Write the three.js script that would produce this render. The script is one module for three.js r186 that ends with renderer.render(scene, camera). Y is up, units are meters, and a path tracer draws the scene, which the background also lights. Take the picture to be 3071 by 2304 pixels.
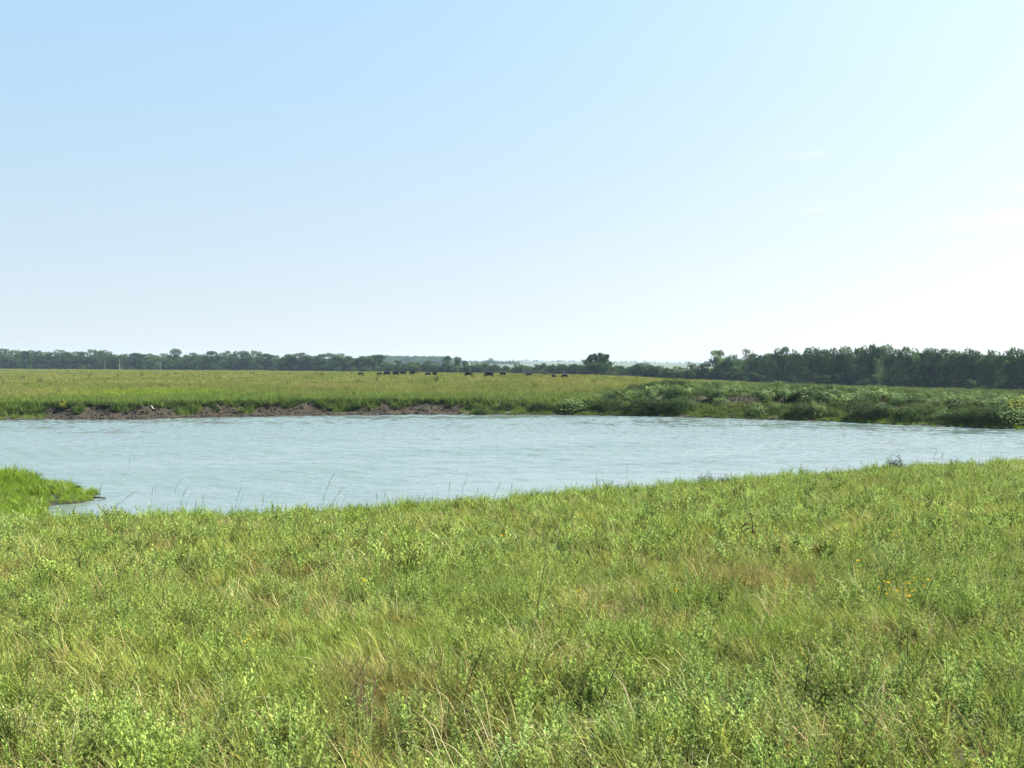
import * as THREE from 'three';
import { createNoise2D } from 'simplex-noise';
import { MarchingCubes } from 'three/addons/objects/MarchingCubes.js';
import { mergeVertices } from 'three/addons/utils/BufferGeometryUtils.js';

// ---------------------------------------------------------------- camera, sky, sun, exposure
const F = 934, HORIZON = 364, EYE = 4.6;             // lens length and horizon row, both for a picture 1024 wide
const scene = new THREE.Scene();
const camera = new THREE.PerspectiveCamera(44.7, 1024 / 768, 0.1, 12000);
camera.position.set(0, EYE, 0);
camera.rotation.x = -Math.atan((384 - HORIZON) / F);
const renderer = new THREE.WebGLRenderer({ antialias: true });
renderer.setSize(1024, 768);
renderer.toneMapping = THREE.LinearToneMapping;
renderer.toneMappingExposure = 3.0;
renderer.shadowMap.enabled = true;

const rad = THREE.MathUtils.degToRad, clamp = THREE.MathUtils.clamp, lerp = THREE.MathUtils.lerp;
const sstep = (a, b, x) => { const t = clamp((x - a) / (b - a), 0, 1); return t * t * (3 - 2 * t); };
const SUN_AZ = rad(65), SUN_EL = rad(44);            // to the right of the view and a little ahead
const sunDir = new THREE.Vector3(Math.sin(SUN_AZ) * Math.cos(SUN_EL), Math.sin(SUN_EL), -Math.cos(SUN_AZ) * Math.cos(SUN_EL));
const sun = new THREE.DirectionalLight(new THREE.Color(1, 0.95, 0.86), 5);
sun.position.copy(sunDir).multiplyScalar(300);
sun.castShadow = true;
sun.shadow.mapSize.set(4096, 4096);
Object.assign(sun.shadow.camera, { left: -260, right: 260, top: 260, bottom: -260, near: 1, far: 900 });
sun.target.position.set(0, 0, -60);
scene.add(sun, sun.target);

function rng(seed) {
  let s = seed >>> 0;
  return () => { s = (s + 0x6d2b79f5) | 0; let t = Math.imul(s ^ (s >>> 15), 1 | s); t = (t + Math.imul(t ^ (t >>> 7), 61 | t)) ^ t; return ((t ^ (t >>> 14)) >>> 0) / 4294967296; };
}
const noise = createNoise2D(rng(11));
const fbm = (x, y, n = 4) => { let s = 0, a = 0.5, k = 1; for (let i = 0; i < n; i++) { s += a * noise(x * k + i * 17.3, y * k - i * 9.1); a *= 0.5; k *= 2.03; } return s; };

{ // clear summer sky, whiter towards the horizon and brighter round the sun, with a few thin wisps
  const W = 2048, H = 1024, data = new Float32Array(W * H * 4), v = new THREE.Vector3();
  const hor = [0.71, 0.80, 0.83], high = [0.165, 0.54, 0.95], zen = [0.13, 0.34, 0.74], glow = [1.02, 0.9, 0.78], GAIN = 1 / 3.0;
  // wisps: azimuth, elevation, half length, half thickness (degrees), strength
  const wisps = [[29.5, 7.95, 5.2, 0.32, 0.5], [31.5, 9.6, 4.0, 0.16, 0.45], [18.0, 8.9, 0.9, 0.12, 0.3], [17.4, 12.0, 1.9, 0.14, 0.16], [41, 10.5, 6, 0.5, 0.4], [50, 7, 7, 0.6, 0.4], [-75, 9, 8, 0.5, 0.2], [110, 8, 9, 0.5, 0.25], [160, 11, 8, 0.5, 0.2]];
  for (let j = 0; j < H; j++) {
    const el = ((j + 0.5) / H - 0.5) * Math.PI, eld = THREE.MathUtils.radToDeg(el);
    for (let i = 0; i < W; i++) {
      const ph = ((i + 0.5) / W - 0.5) * 2 * Math.PI;
      v.set(Math.cos(ph) * Math.cos(el), Math.sin(el), Math.sin(ph) * Math.cos(el));
      const gam = THREE.MathUtils.radToDeg(Math.acos(clamp(v.dot(sunDir), -1, 1)));
      const e = Math.max(0, eld), t = Math.exp(-e / 22), up = sstep(25, 80, e);
      const g = 1.95 * Math.exp(-gam / 22.5) * (1 + 1.7 * Math.exp(-e / 9));
      const az = THREE.MathUtils.radToDeg(Math.atan2(v.x, -v.z));
      let c = 0;
      if (e > 2 && e < 20) for (const [wa, we, wl, wt, ws] of wisps) {
        const da = (az - wa) / wl, n = fbm(az * 0.35 + wa, eld * 1.6, 4), de = (eld - we - 0.25 * wt * n - 0.04 * (az - wa)) / (wt * (1 + 0.8 * n));
        c += 2.2 * ws * Math.exp(-da * da * 1.5 - de * de) * (0.7 + 0.7 * fbm(az * 0.9, eld * 5 + 9, 3));
      }
      const k = (j * W + i) * 4;
      for (let q = 0; q < 3; q++) {
        let col = lerp(lerp(high[q], hor[q], t), zen[q], up) + glow[q] * g;
        col += clamp(c, 0, 1) * Math.max(0, 1.1 - col);
        data[k + q] = col * GAIN;
      }
      data[k + 3] = 1;
    }
  }
  const tex = new THREE.DataTexture(data, W, H, THREE.RGBAFormat, THREE.FloatType);
  tex.mapping = THREE.EquirectangularReflectionMapping;
  tex.magFilter = tex.minFilter = THREE.LinearFilter;
  tex.needsUpdate = true;
  scene.background = tex;
  scene.environment = tex;
}
scene.fog = new THREE.FogExp2(new THREE.Color(0.62, 0.8, 1.0), 0.00013);

// ---------------------------------------------------------------- bookkeeping
const used = new Map();
function numbered(n) { const k = used.get(n) ?? 0; used.set(n, k + 1); return k ? n + '_' + String(k).padStart(3, '0') : n; }
function tag(o, label, category, group, kind) {
  if (label) o.userData.label = label;
  if (category) o.userData.category = category;
  if (group) o.userData.group = group;
  if (kind) o.userData.kind = kind;
  return o;
}
function shadows(o) { o.castShadow = true; o.receiveShadow = true; return o; }
function thing(name, p, label, category, group, turn = 0) {
  const o = new THREE.Group(); o.name = numbered(name); o.position.set(p.x, p.y, p.z); o.rotation.y = turn; scene.add(o);
  return tag(o, label, category, group);
}
function part(name, geo, mat, parent) { const m = shadows(new THREE.Mesh(geo, mat)); m.name = name; parent.add(m); return m; }
function solo(name, geo, mat, p, label, category, group, turn = 0) {
  const m = shadows(new THREE.Mesh(geo, mat)); m.name = numbered(name); if (p) m.position.set(p.x, p.y, p.z); m.rotation.y = turn; scene.add(m);
  return tag(m, label, category, group);
}

// ---------------------------------------------------------------- geometry collector
class MB {
  constructor() { this.p = []; this.n = []; this.c = []; this.i = []; }
  v(x, y, z, c) { this.p.push(x, y, z); this.c.push(c[0], c[1], c[2]); return this.p.length / 3 - 1; }
  tri(a, b, c) { this.i.push(a, b, c); }
  // a grass blade or narrow leaf: a strip that narrows to a point and bends along "bend"
  blade(x, y, z, az, lean, len, w, bend, c, segs = 3, twist = 0) {
    let a = lean, px = x, py = y, pz = z; const ca = Math.cos(az), sa = Math.sin(az), st = len / segs; let l, r;
    const sx = -Math.sin(az + twist), sz = Math.cos(az + twist);
    for (let k = 0; k <= segs; k++) {
      const ww = k === segs ? 0 : w * 0.5 * (1 - 0.75 * Math.pow(k / segs, 1.6));
      if (k === segs) { const t = this.v(px, py, pz, c); this.tri(l, r, t); } else {
        const nl = this.v(px - sx * ww, py, pz - sz * ww, c), nr = this.v(px + sx * ww, py, pz + sz * ww, c);
        if (k) { this.tri(l, r, nr); this.tri(l, nr, nl); }
        l = nl; r = nr;
      }
      px += Math.sin(a) * ca * st; pz += Math.sin(a) * sa * st; py += Math.cos(a) * st; a += bend / segs;
    }
  }
  // a flat leaf: pointed ellipse of four faces, folded a little along its rib
  leaf(x, y, z, az, rise, len, w, c, roll = 0, droop = 0.3) {
    const d = new THREE.Vector3(Math.cos(az) * Math.cos(rise), Math.sin(rise), Math.sin(az) * Math.cos(rise));
    const s = new THREE.Vector3(-Math.sin(az), 0, Math.cos(az)), u = new THREE.Vector3().crossVectors(s, d).negate();
    if (u.y < 0) u.negate();
    const s2 = s.clone().multiplyScalar(Math.cos(roll)).addScaledVector(u, Math.sin(roll));
    const a = this.v(x, y, z, c);
    const m = [x + d.x * len * 0.5, y + d.y * len * 0.5 , z + d.z * len * 0.5];
    const l = this.v(m[0] - s2.x * w / 2, m[1] - s2.y * w / 2 + w * 0.12, m[2] - s2.z * w / 2, c), r = this.v(m[0] + s2.x * w / 2, m[1] + s2.y * w / 2 + w * 0.12, m[2] + s2.z * w / 2, c);
    const t = this.v(x + d.x * len, y + d.y * len - droop * len * 0.5, z + d.z * len, c);
    this.tri(a, r, l); this.tri(l, r, t);
  }
  // a tapering stem through points
  stem(pts, r0, r1, c, sides = 5) {
    let prev = null;
    for (let k = 0; k < pts.length; k++) {
      const p = pts[k], q = pts[Math.min(k + 1, pts.length - 1)], o = pts[Math.max(k - 1, 0)];
      const d = new THREE.Vector3().subVectors(q, o).normalize(), s = new THREE.Vector3(1, 0.01, 0.02).cross(d).normalize(), u = new THREE.Vector3().crossVectors(d, s);
      const r = lerp(r0, r1, k / (pts.length - 1)), ring = [];
      for (let j = 0; j < sides; j++) { const a = j / sides * 2 * Math.PI; ring.push(this.v(p.x + r * (s.x * Math.cos(a) + u.x * Math.sin(a)), p.y + r * (s.y * Math.cos(a) + u.y * Math.sin(a)), p.z + r * (s.z * Math.cos(a) + u.z * Math.sin(a)), c)); }
      if (prev) for (let j = 0; j < sides; j++) { const k2 = (j + 1) % sides; this.tri(prev[j], prev[k2], ring[k2]); this.tri(prev[j], ring[k2], ring[j]); }
      prev = ring;
    }
  }
  // a box turned about the upright
  box(x, y, z, sx, sy, sz, c, turn = 0) {
    const ca = Math.cos(turn), sa = Math.sin(turn), q = [];
    for (const [a, b, e] of [[-1, -1, -1], [1, -1, -1], [1, 1, -1], [-1, 1, -1], [-1, -1, 1], [1, -1, 1], [1, 1, 1], [-1, 1, 1]]) q.push([x + (a * sx * ca + e * sz * sa) / 2, y + b * sy / 2, z + (-a * sx * sa + e * sz * ca) / 2]);
    for (const f of [[0, 3, 2, 1], [4, 5, 6, 7], [0, 1, 5, 4], [2, 3, 7, 6], [1, 2, 6, 5], [0, 4, 7, 3]]) { const k = f.map((n) => this.v(...q[n], c)); this.tri(k[0], k[1], k[2]); this.tri(k[0], k[2], k[3]); }
  }
  geo() {
    const g = new THREE.BufferGeometry();
    g.setAttribute('position', new THREE.Float32BufferAttribute(this.p, 3));
    g.setAttribute('color', new THREE.Float32BufferAttribute(this.c, 3));
    g.setIndex(this.i);
    g.computeVertexNormals();
    return g;
  }
}
const V = (x, y, z) => new THREE.Vector3(x, y, z);
const tint = (R, s = 0.25) => { const b = 1 + (R() - 0.5) * 2 * s; return [b * (1 + (R() - 0.5) * 0.18), b, b * (1 + (R() - 0.5) * 0.25)]; };

// ---------------------------------------------------------------- the lie of the land
function table(xs, ys) {                            // smooth interpolation between listed values, held at the ends
  return (x) => {
    if (x <= xs[0]) return ys[0];
    for (let i = 1; i < xs.length; i++) if (x <= xs[i]) { const t = (x - xs[i - 1]) / (xs[i] - xs[i - 1]); return lerp(ys[i - 1], ys[i], t * t * (3 - 2 * t) * 0.6 + t * 0.4); }
    return ys[ys.length - 1];
  };
}
// bearings are given as columns of a picture 1024 wide (column 512 is straight ahead): column = 512 + F * x / depth
const colOf = (x, D) => clamp(512 + F * x / D, -700, 1750);
const S = 1024 / 2212;
const farShore = table([-700, -139, 0, 139, 231, 324, 463, 556, 648, 741, 833, 926, 1024, 1157, 1389].map((v) => v), [50, 73, 76.5, 77, 80.5, 82.8, 84.4, 84.2, 82, 78, 74.2, 69, 65.3, 60, 56]);
const nearShore = table([-700, 60, 139, 231, 370, 463, 602, 787, 926, 1024, 1250], [26.2, 26.2, 26.4, 26.8, 27.6, 29, 31.4, 35.3, 38.8, 40.2, 45]);
const woodDepth = table([-700, 0, 231, 370, 463, 593, 694, 833, 926, 1024, 1400], [600, 577, 560, 520, 470, 390, 340, 300, 275, 250, 230]);
const woodDrop = table([-700, 0, 231, 370, 463, 593, 694, 833, 926, 1024, 1400], [797, 797, 800, 803, 806, 812, 820, 832, 838, 850, 856].map((y) => (y - 786) * S));
const crestDepth = table([560, 620, 662, 708, 787, 880, 954, 1024, 1157, 1389], [88, 94, 100, 100, 97, 92, 86, 82, 74, 64]);
const crestTop = table([575, 597, 620, 662, 708, 787, 880, 954, 1024, 1157, 1389], [874, 868, 844, 826, 829, 832, 839, 848, 853, 860, 866].map((y) => (y - 786) * S));
const hillRise = table([-700, 300, 420, 520, 560, 690, 800, 1750], [3, 6, 11, 9, 7.5, 3, 1.5, 0]);

// outline of the pond (x, z)
const pond = [];
{
  const add = (col, D) => pond.push([(col - 512) / F * D, -D]);
  for (let c = -420; c <= 1300; c += 43) add(c, farShore(c));
  for (let c = 1250; c >= 64; c -= 40) add(c, nearShore(c));
  for (const [c, D] of [[52, 26.6], [42, 28.6], [58, 30.2], [84, 31.3], [100, 32.1], [101, 32.9], [84, 33.8], [58, 34.8], [28, 35.8], [0, 37.0], [-60, 41], [-200, 48], [-420, 54]]) add(c, D);
}
function pondDist(x, z) {                           // metres from the waterline, negative over water
  let d2 = 1e9, inside = false;
  for (let i = 0, j = pond.length - 1; i < pond.length; j = i++) {
    const [ax, az] = pond[j], [bx, bz] = pond[i], ex = bx - ax, ez = bz - az, wx = x - ax, wz = z - az;
    const t = clamp((wx * ex + wz * ez) / (ex * ex + ez * ez), 0, 1), dx = wx - ex * t, dz = wz - ez * t;
    d2 = Math.min(d2, dx * dx + dz * dz);
    if ((az > z) !== (bz > z) && x < ex * (z - az) / (bz - az) + ax) inside = !inside;
  }
  return inside ? -Math.sqrt(d2) : Math.sqrt(d2);
}
const shoreCache = new Map();
function shore(x, z) {
  const D = -z;
  if (D < 20 || D > 112 || Math.abs(x) > 90) return 30;
  return pondDist(x, z) + 0.35 * noise(x * 0.35, z * 0.35) + 0.12 * noise(x * 1.3, z * 1.3);
}
function mound(x, z) {                              // 0 outside the long earth mound, 1 along its crest
  const D = -z; if (D < 50 || D > 125) return 0;
  const c = colOf(x, D), De = farShore(c), Dc = crestDepth(c);
  return sstep(572, 640, c) * (D < Dc ? 0.52 * sstep(De + 2.6, De + 5.6, D) + 0.48 * sstep(De + 4, Dc, D) : 1 - sstep(Dc + 1.5, Dc + 15, D));
}
function height(x, z) {
  const D = -z;
  if (D < 0.6) return 2.6 + 0.02 * Math.min(40, 0.6 - D) + 0.05 * fbm(x * 0.2, z * 0.2, 3);
  const c = colOf(x, D), Dn = nearShore(c) - 1.6, De = farShore(c);
  const near = 2.6 - 2.3 * Math.min(1, D / Dn) + 0.06 * fbm(x * 0.45, z * 0.45, 3) * sstep(1, 5, D);
  const far = () => {
    const D0 = De + 3.6, Dt = woodDepth(c), Ht = woodDrop(c) * Dt / F, Dm = Math.max(D0 + 30, Dt * 0.5), right = sstep(560, 800, c), Hm = lerp(2.75, Math.min(Ht, 4.2), right);
    let y;
    if (D < Dm) y = EYE - lerp(3.5, Hm, sstep(D0, Dm, D));
    else if (D < Dt) y = EYE - lerp(Hm, Ht, sstep(Dm, Dt, D));
    else if (D < 900) y = lerp(EYE - Ht, 0.5, sstep(Dt + 60, 900, D));
    else y = lerp(0.5, EYE + hillRise(c), sstep(900, 2900, D)) - 40 * sstep(3600, 8000, D) + 1.6 * fbm(x * 0.0016, z * 0.0016, 3) * sstep(1200, 2600, D);
    y += 0.1 * fbm(x * 0.09, z * 0.09, 3);
    const m = mound(x, z);
    if (m > 0) y = lerp(y, EYE - crestTop(c) * crestDepth(c) / F - 0.45, m) + 0.55 * m * fbm(x * 0.2, z * 0.2, 3);
    return y;
  };
  let y = D < Dn ? near : D > De ? far() : lerp(near, 0.62, sstep(Dn, Dn + 8, D));
  const d = shore(x, z);
  if (d < 12) {
    const faraway = D > 52, mud = faraway ? 1 - sstep(400, 640, c) : 0;
    const steep = d < 1.1 ? 0.14 * Math.max(d, 0) : 0.154 + 0.35 * sstep(1.1, 2.2, d) + 0.6 * sstep(2.1, 2.9, d) + 0.3 * (d - 1.1), soft = 0.2 * Math.max(d, 0) + 0.02 * d * d;
    const bank = d < 0 ? Math.max(-1.4, d * 0.35) : lerp(soft, steep, mud);
    y = d < 0 ? bank : Math.min(y, bank + 0.02);
  }
  return y;
}
function hit(x3, y3, from = 4) {                    // the spot of ground seen at a pixel of the photograph (3071 wide)
  const s = (x3 / 3 - 512) / F, k = (y3 / 3 - HORIZON) / F; let last = from;
  for (let D = from; D < 900; D *= 1.004) { if (EYE - k * D <= height(s * D, -D)) { let a = last, b = D; for (let i = 0; i < 14; i++) { const m = (a + b) / 2; if (EYE - k * m <= height(s * m, -m)) b = m; else a = m; } return V(s * b, height(s * b, -b), -b); } last = D; }
  return V(s * 600, height(s * 600, -600), -600);
}
const put = (x3, D) => { const x = (x3 / 3 - 512) / F * D; return V(x, height(x, -D), -D); };

// bare soil on the mound, as ellipses round spots seen in the photograph
const soilSpots = [[1945, 1154, 4.2, 1.6], [2100, 1228, 2.0, 1.6], [2200, 1226, 3.2, 2.2], [2380, 1232, 1.9, 1.7], [1872, 1222, 1.4, 0.9], [2570, 1245, 1.2, 0.8], [2820, 1250, 1.4, 0.9], [2240, 1200, 1.4, 1.0], [1555, 1222, 1.0, 0.7], [1470, 1228, 1.2, 0.6]].map(([x, y, a, b]) => [hit(x, y), a, b]);
function soil(x, z) {
  let s = 0;
  for (const [p, a, b] of soilSpots) { const dx = (x - p.x) / a, dz = (z - p.z) / (b * 2.2); s = Math.max(s, 1 - Math.sqrt(dx * dx + dz * dz) + 0.35 * noise(x * 0.8, z * 0.8)); }
  return sstep(0.0, 0.35, s);
}
function mudBank(x, z, d) {                         // 1 on the bare bank of the far left shore
  const D = -z; if (D < 60 || d > 4 || d < -1.5) return 0;
  const c = colOf(x, D);
  const gaps = Math.max(sstep(20, 0, Math.abs(c - 186) * 1.1), sstep(16, 4, Math.abs(c - 345)), sstep(10, 2, Math.abs(c - 251)) * 0.8);   // tongues of grass that reach down
  return (1 - sstep(1.6, 2.4, d + 0.6 * noise(x * 0.4, z * 0.4))) * sstep(36, 52, c + 5 * noise(x * 0.6, 3)) * sstep(-0.35, 0.25, noise(x * 0.22, 7) + 2.2 * (1 - sstep(395, 500, c)) - 0.9 * sstep(395, 500, c)) * (1 - sstep(470, 500, c)) * (1 - gaps * sstep(0.6, 1.3, d));
}

// ---------------------------------------------------------------- ground, mound and bank: one sheet round the camera, cut in three
{
  const angles = [];
  for (let a = -180; a < 180;) { angles.push(rad(a)); a += Math.abs(a) < 38 || Math.abs(a + 0.25) < 38 ? 0.25 : 4; }
  const radii = [];
  for (let r = 0.3; r < 9500;) { radii.push(r); r += r < 20 ? Math.max(0.12, r * 0.04) : r < 50 ? 0.33 : r < 62 ? 0.6 : r < 108 ? 0.33 : r * 0.03; }
  const nA = angles.length, pos = new Float32Array((nA * radii.length + 1) * 3), col = new Float32Array(pos.length), kind = new Uint8Array(nA * radii.length + 1);
  const setv = (k, x, z) => {
    const D = -z, y0 = height(x, z), d = shore(x, z), m = mound(x, z), mb = mudBank(x, z, d), so = soil(x, z);
    let y = y0;
    if (mb > 0.3 && d > 0.2) y += mb * (0.13 * fbm(x * 1.1, z * 1.1, 4) + 0.06 * Math.abs(noise(x * 2.4, z * 2.4)));
    pos.set([x, y, z], k * 3);
    const n = 1 + 0.35 * fbm(x * 0.6, z * 0.6, 4);
    let c = D < 50 ? [0.035, 0.036, 0.014] : [0.13, 0.135, 0.04];
    if (D > 700) { const f = 0.5 + 0.5 * noise(x * 0.0022, z * 0.0035); c = [lerp(0.05, 0.09, f), lerp(0.075, 0.1, f), lerp(0.04, 0.06, f)]; }
    if (m > 0.05) c = [0.05, 0.05, 0.025];
    const brown = [0.0225, 0.0178, 0.0085], red = [0.027, 0.0187, 0.0092], wet = [0.016, 0.014, 0.008];
    const mix = (q, t) => { c = c.map((v, i) => lerp(v, q[i], t)); };
    if (D > 50 && d < 5 && D < 112) mix([0.06, 0.055, 0.03], sstep(5, 3, d));
    mix(red, so);
    if (mb > 0) mix([lerp(brown[0], red[0], 0.5 + noise(x * 0.3, z * 0.3)), brown[1], brown[2]], mb);
    if (d < 0.7 && D > 22 && D < 112) mix(wet, sstep(0.7, 0.25, d));
    col.set(c.map((v) => v * n), k * 3);
    kind[k] = mb > 0.35 && d < 4 ? 2 : m > 0.06 ? 1 : 0;
  };
  setv(0, 0, -0.01);
  radii.forEach((r, i) => angles.forEach((a, j) => setv(1 + i * nA + j, r * Math.sin(a), -r * Math.cos(a))));
  const idx = [[], [], []];
  const tri = (a, b, c) => idx[Math.max(kind[a] === kind[b] || kind[a] === kind[c] ? kind[a] : kind[b], 0)].push(a, b, c);
  for (let j = 0; j < nA; j++) tri(0, 1 + j, 1 + (j + 1) % nA);
  for (let i = 0; i + 1 < radii.length; i++) for (let j = 0; j < nA; j++) { const a = 1 + i * nA + j, b = 1 + i * nA + (j + 1) % nA, c = a + nA, d = b + nA; tri(a, c, b); tri(b, c, d); }
  const whole = new THREE.BufferGeometry();
  whole.setAttribute('position', new THREE.BufferAttribute(pos, 3));
  whole.setIndex([].concat(...idx));
  whole.computeVertexNormals();
  const nrm = whole.attributes.normal.array;
  const mat = new THREE.MeshStandardMaterial({ vertexColors: true, roughness: 1 });
  // fine crumbly relief for the near soil
  ['ground', 'earth_mound', 'mud_bank'].forEach((name, k) => {
    const map = new Map(), P = [], N = [], C = [], I = [];
    for (const v of idx[k]) {
      if (!map.has(v)) { map.set(v, P.length / 3); for (let q = 0; q < 3; q++) { P.push(pos[v * 3 + q]); N.push(nrm[v * 3 + q]); C.push(col[v * 3 + q]); } }
      I.push(map.get(v));
    }
    const g = new THREE.BufferGeometry();
    g.setAttribute('position', new THREE.Float32BufferAttribute(P, 3));
    g.setAttribute('normal', new THREE.Float32BufferAttribute(N, 3));
    g.setAttribute('color', new THREE.Float32BufferAttribute(C, 3));
    g.setIndex(I);
    const m = shadows(new THREE.Mesh(g, mat)); m.name = name; scene.add(m);
    tag(m, ['wide pasture land under the grass round the pond', 'long earth mound on the right side of the far shore', 'bare brown mud bank along the far left shore of the pond'][k], ['ground', 'mound', 'mud bank'][k], null, 'structure');
  });
}

// ---------------------------------------------------------------- pond water with wind ripples
{
  const angles = [], radii = [];
  for (let a = -42; a <= 46; a += 0.2) angles.push(rad(a));
  for (let r = 25; r < 112;) { radii.push(r); r += r < 60 ? 0.1 : 0.16; }
  const waves = [], R = rng(5);
  for (let k = 0; k < 20; k++) {                    // a breeze from the left: crests lie roughly across the view
    const lam = 0.28 * Math.pow(3.4, R()), dir = rad(76) + (R() - 0.5) * rad(70);
    waves.push([Math.cos(dir) * 2 * Math.PI / lam, Math.sin(dir) * 2 * Math.PI / lam, R() * 6.28, 0.0135 * lam * (0.5 + R())]);
  }
  const nA = angles.length, P = [], N = [], I = [], ok = [];
  for (const r of radii) for (const a of angles) {
    const x = r * Math.sin(a), z = -r * Math.cos(a), d = pondDist(x, z);
    let y = 0, dx = 0, dz = 0;
    const gust = 0.55 + 0.45 * noise(x * 0.045, z * 0.11) + 0.35 * noise(x * 0.15 + 7, z * 0.5) + 0.35 * noise(x * 0.55, z * 1.1 + 20);
    const lee = sstep(1, 10, -z - nearShore(colOf(x, -z))) * 0.8 + 0.2, amp = clamp(gust, 0.12, 1.5) * lee;
    if (d < 2.5) for (const [kx, kz, p, h] of waves) { const t = kx * x + kz * z + p; y += h * Math.sin(t); dx += h * kx * Math.cos(t); dz += h * kz * Math.cos(t); }
    P.push(x, y * amp, z); ok.push(d < 2.2);
    const l = Math.hypot(dx * amp, 1, dz * amp); N.push(-dx * amp / l, 1 / l, -dz * amp / l);
  }
  for (let i = 0; i + 1 < radii.length; i++) for (let j = 0; j + 1 < nA; j++) { const a = i * nA + j, b = a + 1, c = a + nA, d = c + 1; if (ok[a] && ok[b] && ok[c] && ok[d]) I.push(a, b, d, a, d, c); }
  const g = new THREE.BufferGeometry();
  g.setAttribute('position', new THREE.Float32BufferAttribute(P, 3));
  g.setAttribute('normal', new THREE.Float32BufferAttribute(N, 3));
  g.setIndex(I);
  const m = new THREE.MeshPhysicalMaterial({ color: new THREE.Color(0.115, 0.152, 0.144), roughness: 0.1, ior: 1.33 });
  const w = shadows(new THREE.Mesh(g, m)); w.name = 'pond_water'; scene.add(w);
  tag(w, 'rippled pale blue green water of the farm pond', 'water', null, 'structure');
}

// ---------------------------------------------------------------- plant materials
const leafMat = (name, t = 0.4, gloss = 0.14) => new THREE.MeshPhysicalMaterial({ name, color: 0xffffff, vertexColors: true, roughness: 0.95, transmission: t, thickness: 0, specularIntensity: gloss, side: THREE.DoubleSide });
const GRASS = leafMat('grass blade', 0.36), HERB = leafMat('herb leaf', 0.36), BUSH = leafMat('bush leaf', 0.12, 0.06), TREE_LEAF = leafMat('tree leaf', 0.3, 0.05), STRAW = leafMat('dry straw', 0.25);
const WOOD = new THREE.MeshStandardMaterial({ name: 'bark', vertexColors: true, roughness: 0.9 });
const PLAIN = new THREE.MeshStandardMaterial({ name: 'weathered surface', vertexColors: true, roughness: 0.8 });

// ---------------------------------------------------------------- plant shapes
function tuft(seed, n, len, wid, spread, droop = 0.9) {
  const R = rng(seed), b = new MB();
  for (let i = 0; i < n; i++) {
    const a = R() * 6.283, r = spread * Math.sqrt(R());
    b.blade(r * Math.cos(a * 3.1), -0.02, r * Math.sin(a * 3.1), a, 0.05 + R() * 0.5, len * (0.45 + 0.75 * R()), wid * (0.6 + 0.8 * R()), (0.2 + R()) * droop, tint(R, 0.3), 3, R() * 1.2);
  }
  return b.geo();
}
function herb(seed, h, lobes, size, wid) {           // upright herb with finely divided leaves
  const R = rng(seed), b = new MB(), stems = 2 + Math.floor(R() * 3);
  for (let s = 0; s < stems; s++) {
    const a0 = R() * 6.283, tilt = 0.1 + R() * 0.35, hh = h * (0.6 + 0.5 * R()), ox = 0.06 * (R() - 0.5) * h * 4, oz = 0.06 * (R() - 0.5) * h * 4;
    const at = (t) => V(ox + Math.cos(a0) * Math.sin(tilt) * hh * t * t, hh * t, oz + Math.sin(a0) * Math.sin(tilt) * hh * t * t);
    b.stem([at(0), at(0.5), at(1)], 0.0035, 0.0015, [0.8, 0.85, 0.6], 3);
    const nodes = 9;
    for (let k = 1; k <= nodes; k++) {
      const p = at(k / nodes), base = k * 2.4 + R(), reach = size * (1.25 - 0.65 * k / nodes);
      for (let w = 0; w < 2; w++) {
        const az = base + w * Math.PI, rise = 0.25 + 0.7 * k / nodes + (R() - 0.5) * 0.5, c = tint(R, 0.22);
        for (let l = 0; l < lobes; l++) {
          const t = (l + 0.6) / lobes, side = l % 2 ? 1 : -1, aa = az + side * (0.75 - 0.6 * t) * (l === lobes - 1 ? 0 : 1);
          const q = reach * t * 0.62;
          b.leaf(p.x + Math.cos(az) * Math.cos(rise) * q, p.y + Math.sin(rise) * q, p.z + Math.sin(az) * Math.cos(rise) * q, aa, rise + (R() - 0.5) * 0.5, reach * (0.55 - 0.15 * t), wid * (0.7 + 0.6 * R()), c, (R() - 0.5) * 1.2, 0.35);
        }
      }
    }
  }
  return b.geo();
}
function broadleaf(seed, h, n, len, wid, dome = 0.6) {          // bushy weed with broad leaves on several stems
  const R = rng(seed), b = new MB(), st = new MB();
  for (let s = 0; s < 7; s++) { const a = R() * 6.283, r = h * dome * (0.3 + 0.5 * R()); st.stem([V(0.05 * Math.cos(a), -0.1, 0.05 * Math.sin(a)), V(r * 0.5 * Math.cos(a), h * 0.5, r * 0.5 * Math.sin(a)), V(r * Math.cos(a), h * (0.7 + 0.25 * R()), r * Math.sin(a))], 0.014, 0.005, [1, 1, 1], 4); }
  for (let i = 0; i < n; i++) {
    const u = Math.pow(R(), 0.6), a = R() * 6.283, el = Math.acos(1 - R() * 1.05), rr = h * (0.45 + 0.55 * u), lump = 1 + 0.25 * Math.sin(a * 3 + seed) * Math.sin(el * 4);
    const x = Math.cos(a) * Math.sin(el) * rr * dome * lump, z = Math.sin(a) * Math.sin(el) * rr * dome * lump, y = 0.05 + Math.cos(el) * rr * lump;
    b.leaf(x, y, z, a + (R() - 0.5) * 1.6, 0.5 * (R() - 0.35), len * (0.6 + 0.7 * R()), wid * (0.6 + 0.7 * R()), tint(R, 0.28), (R() - 0.5) * 0.9, 0.5);
  }
  return [b.geo(), st.geo()];
}

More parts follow.
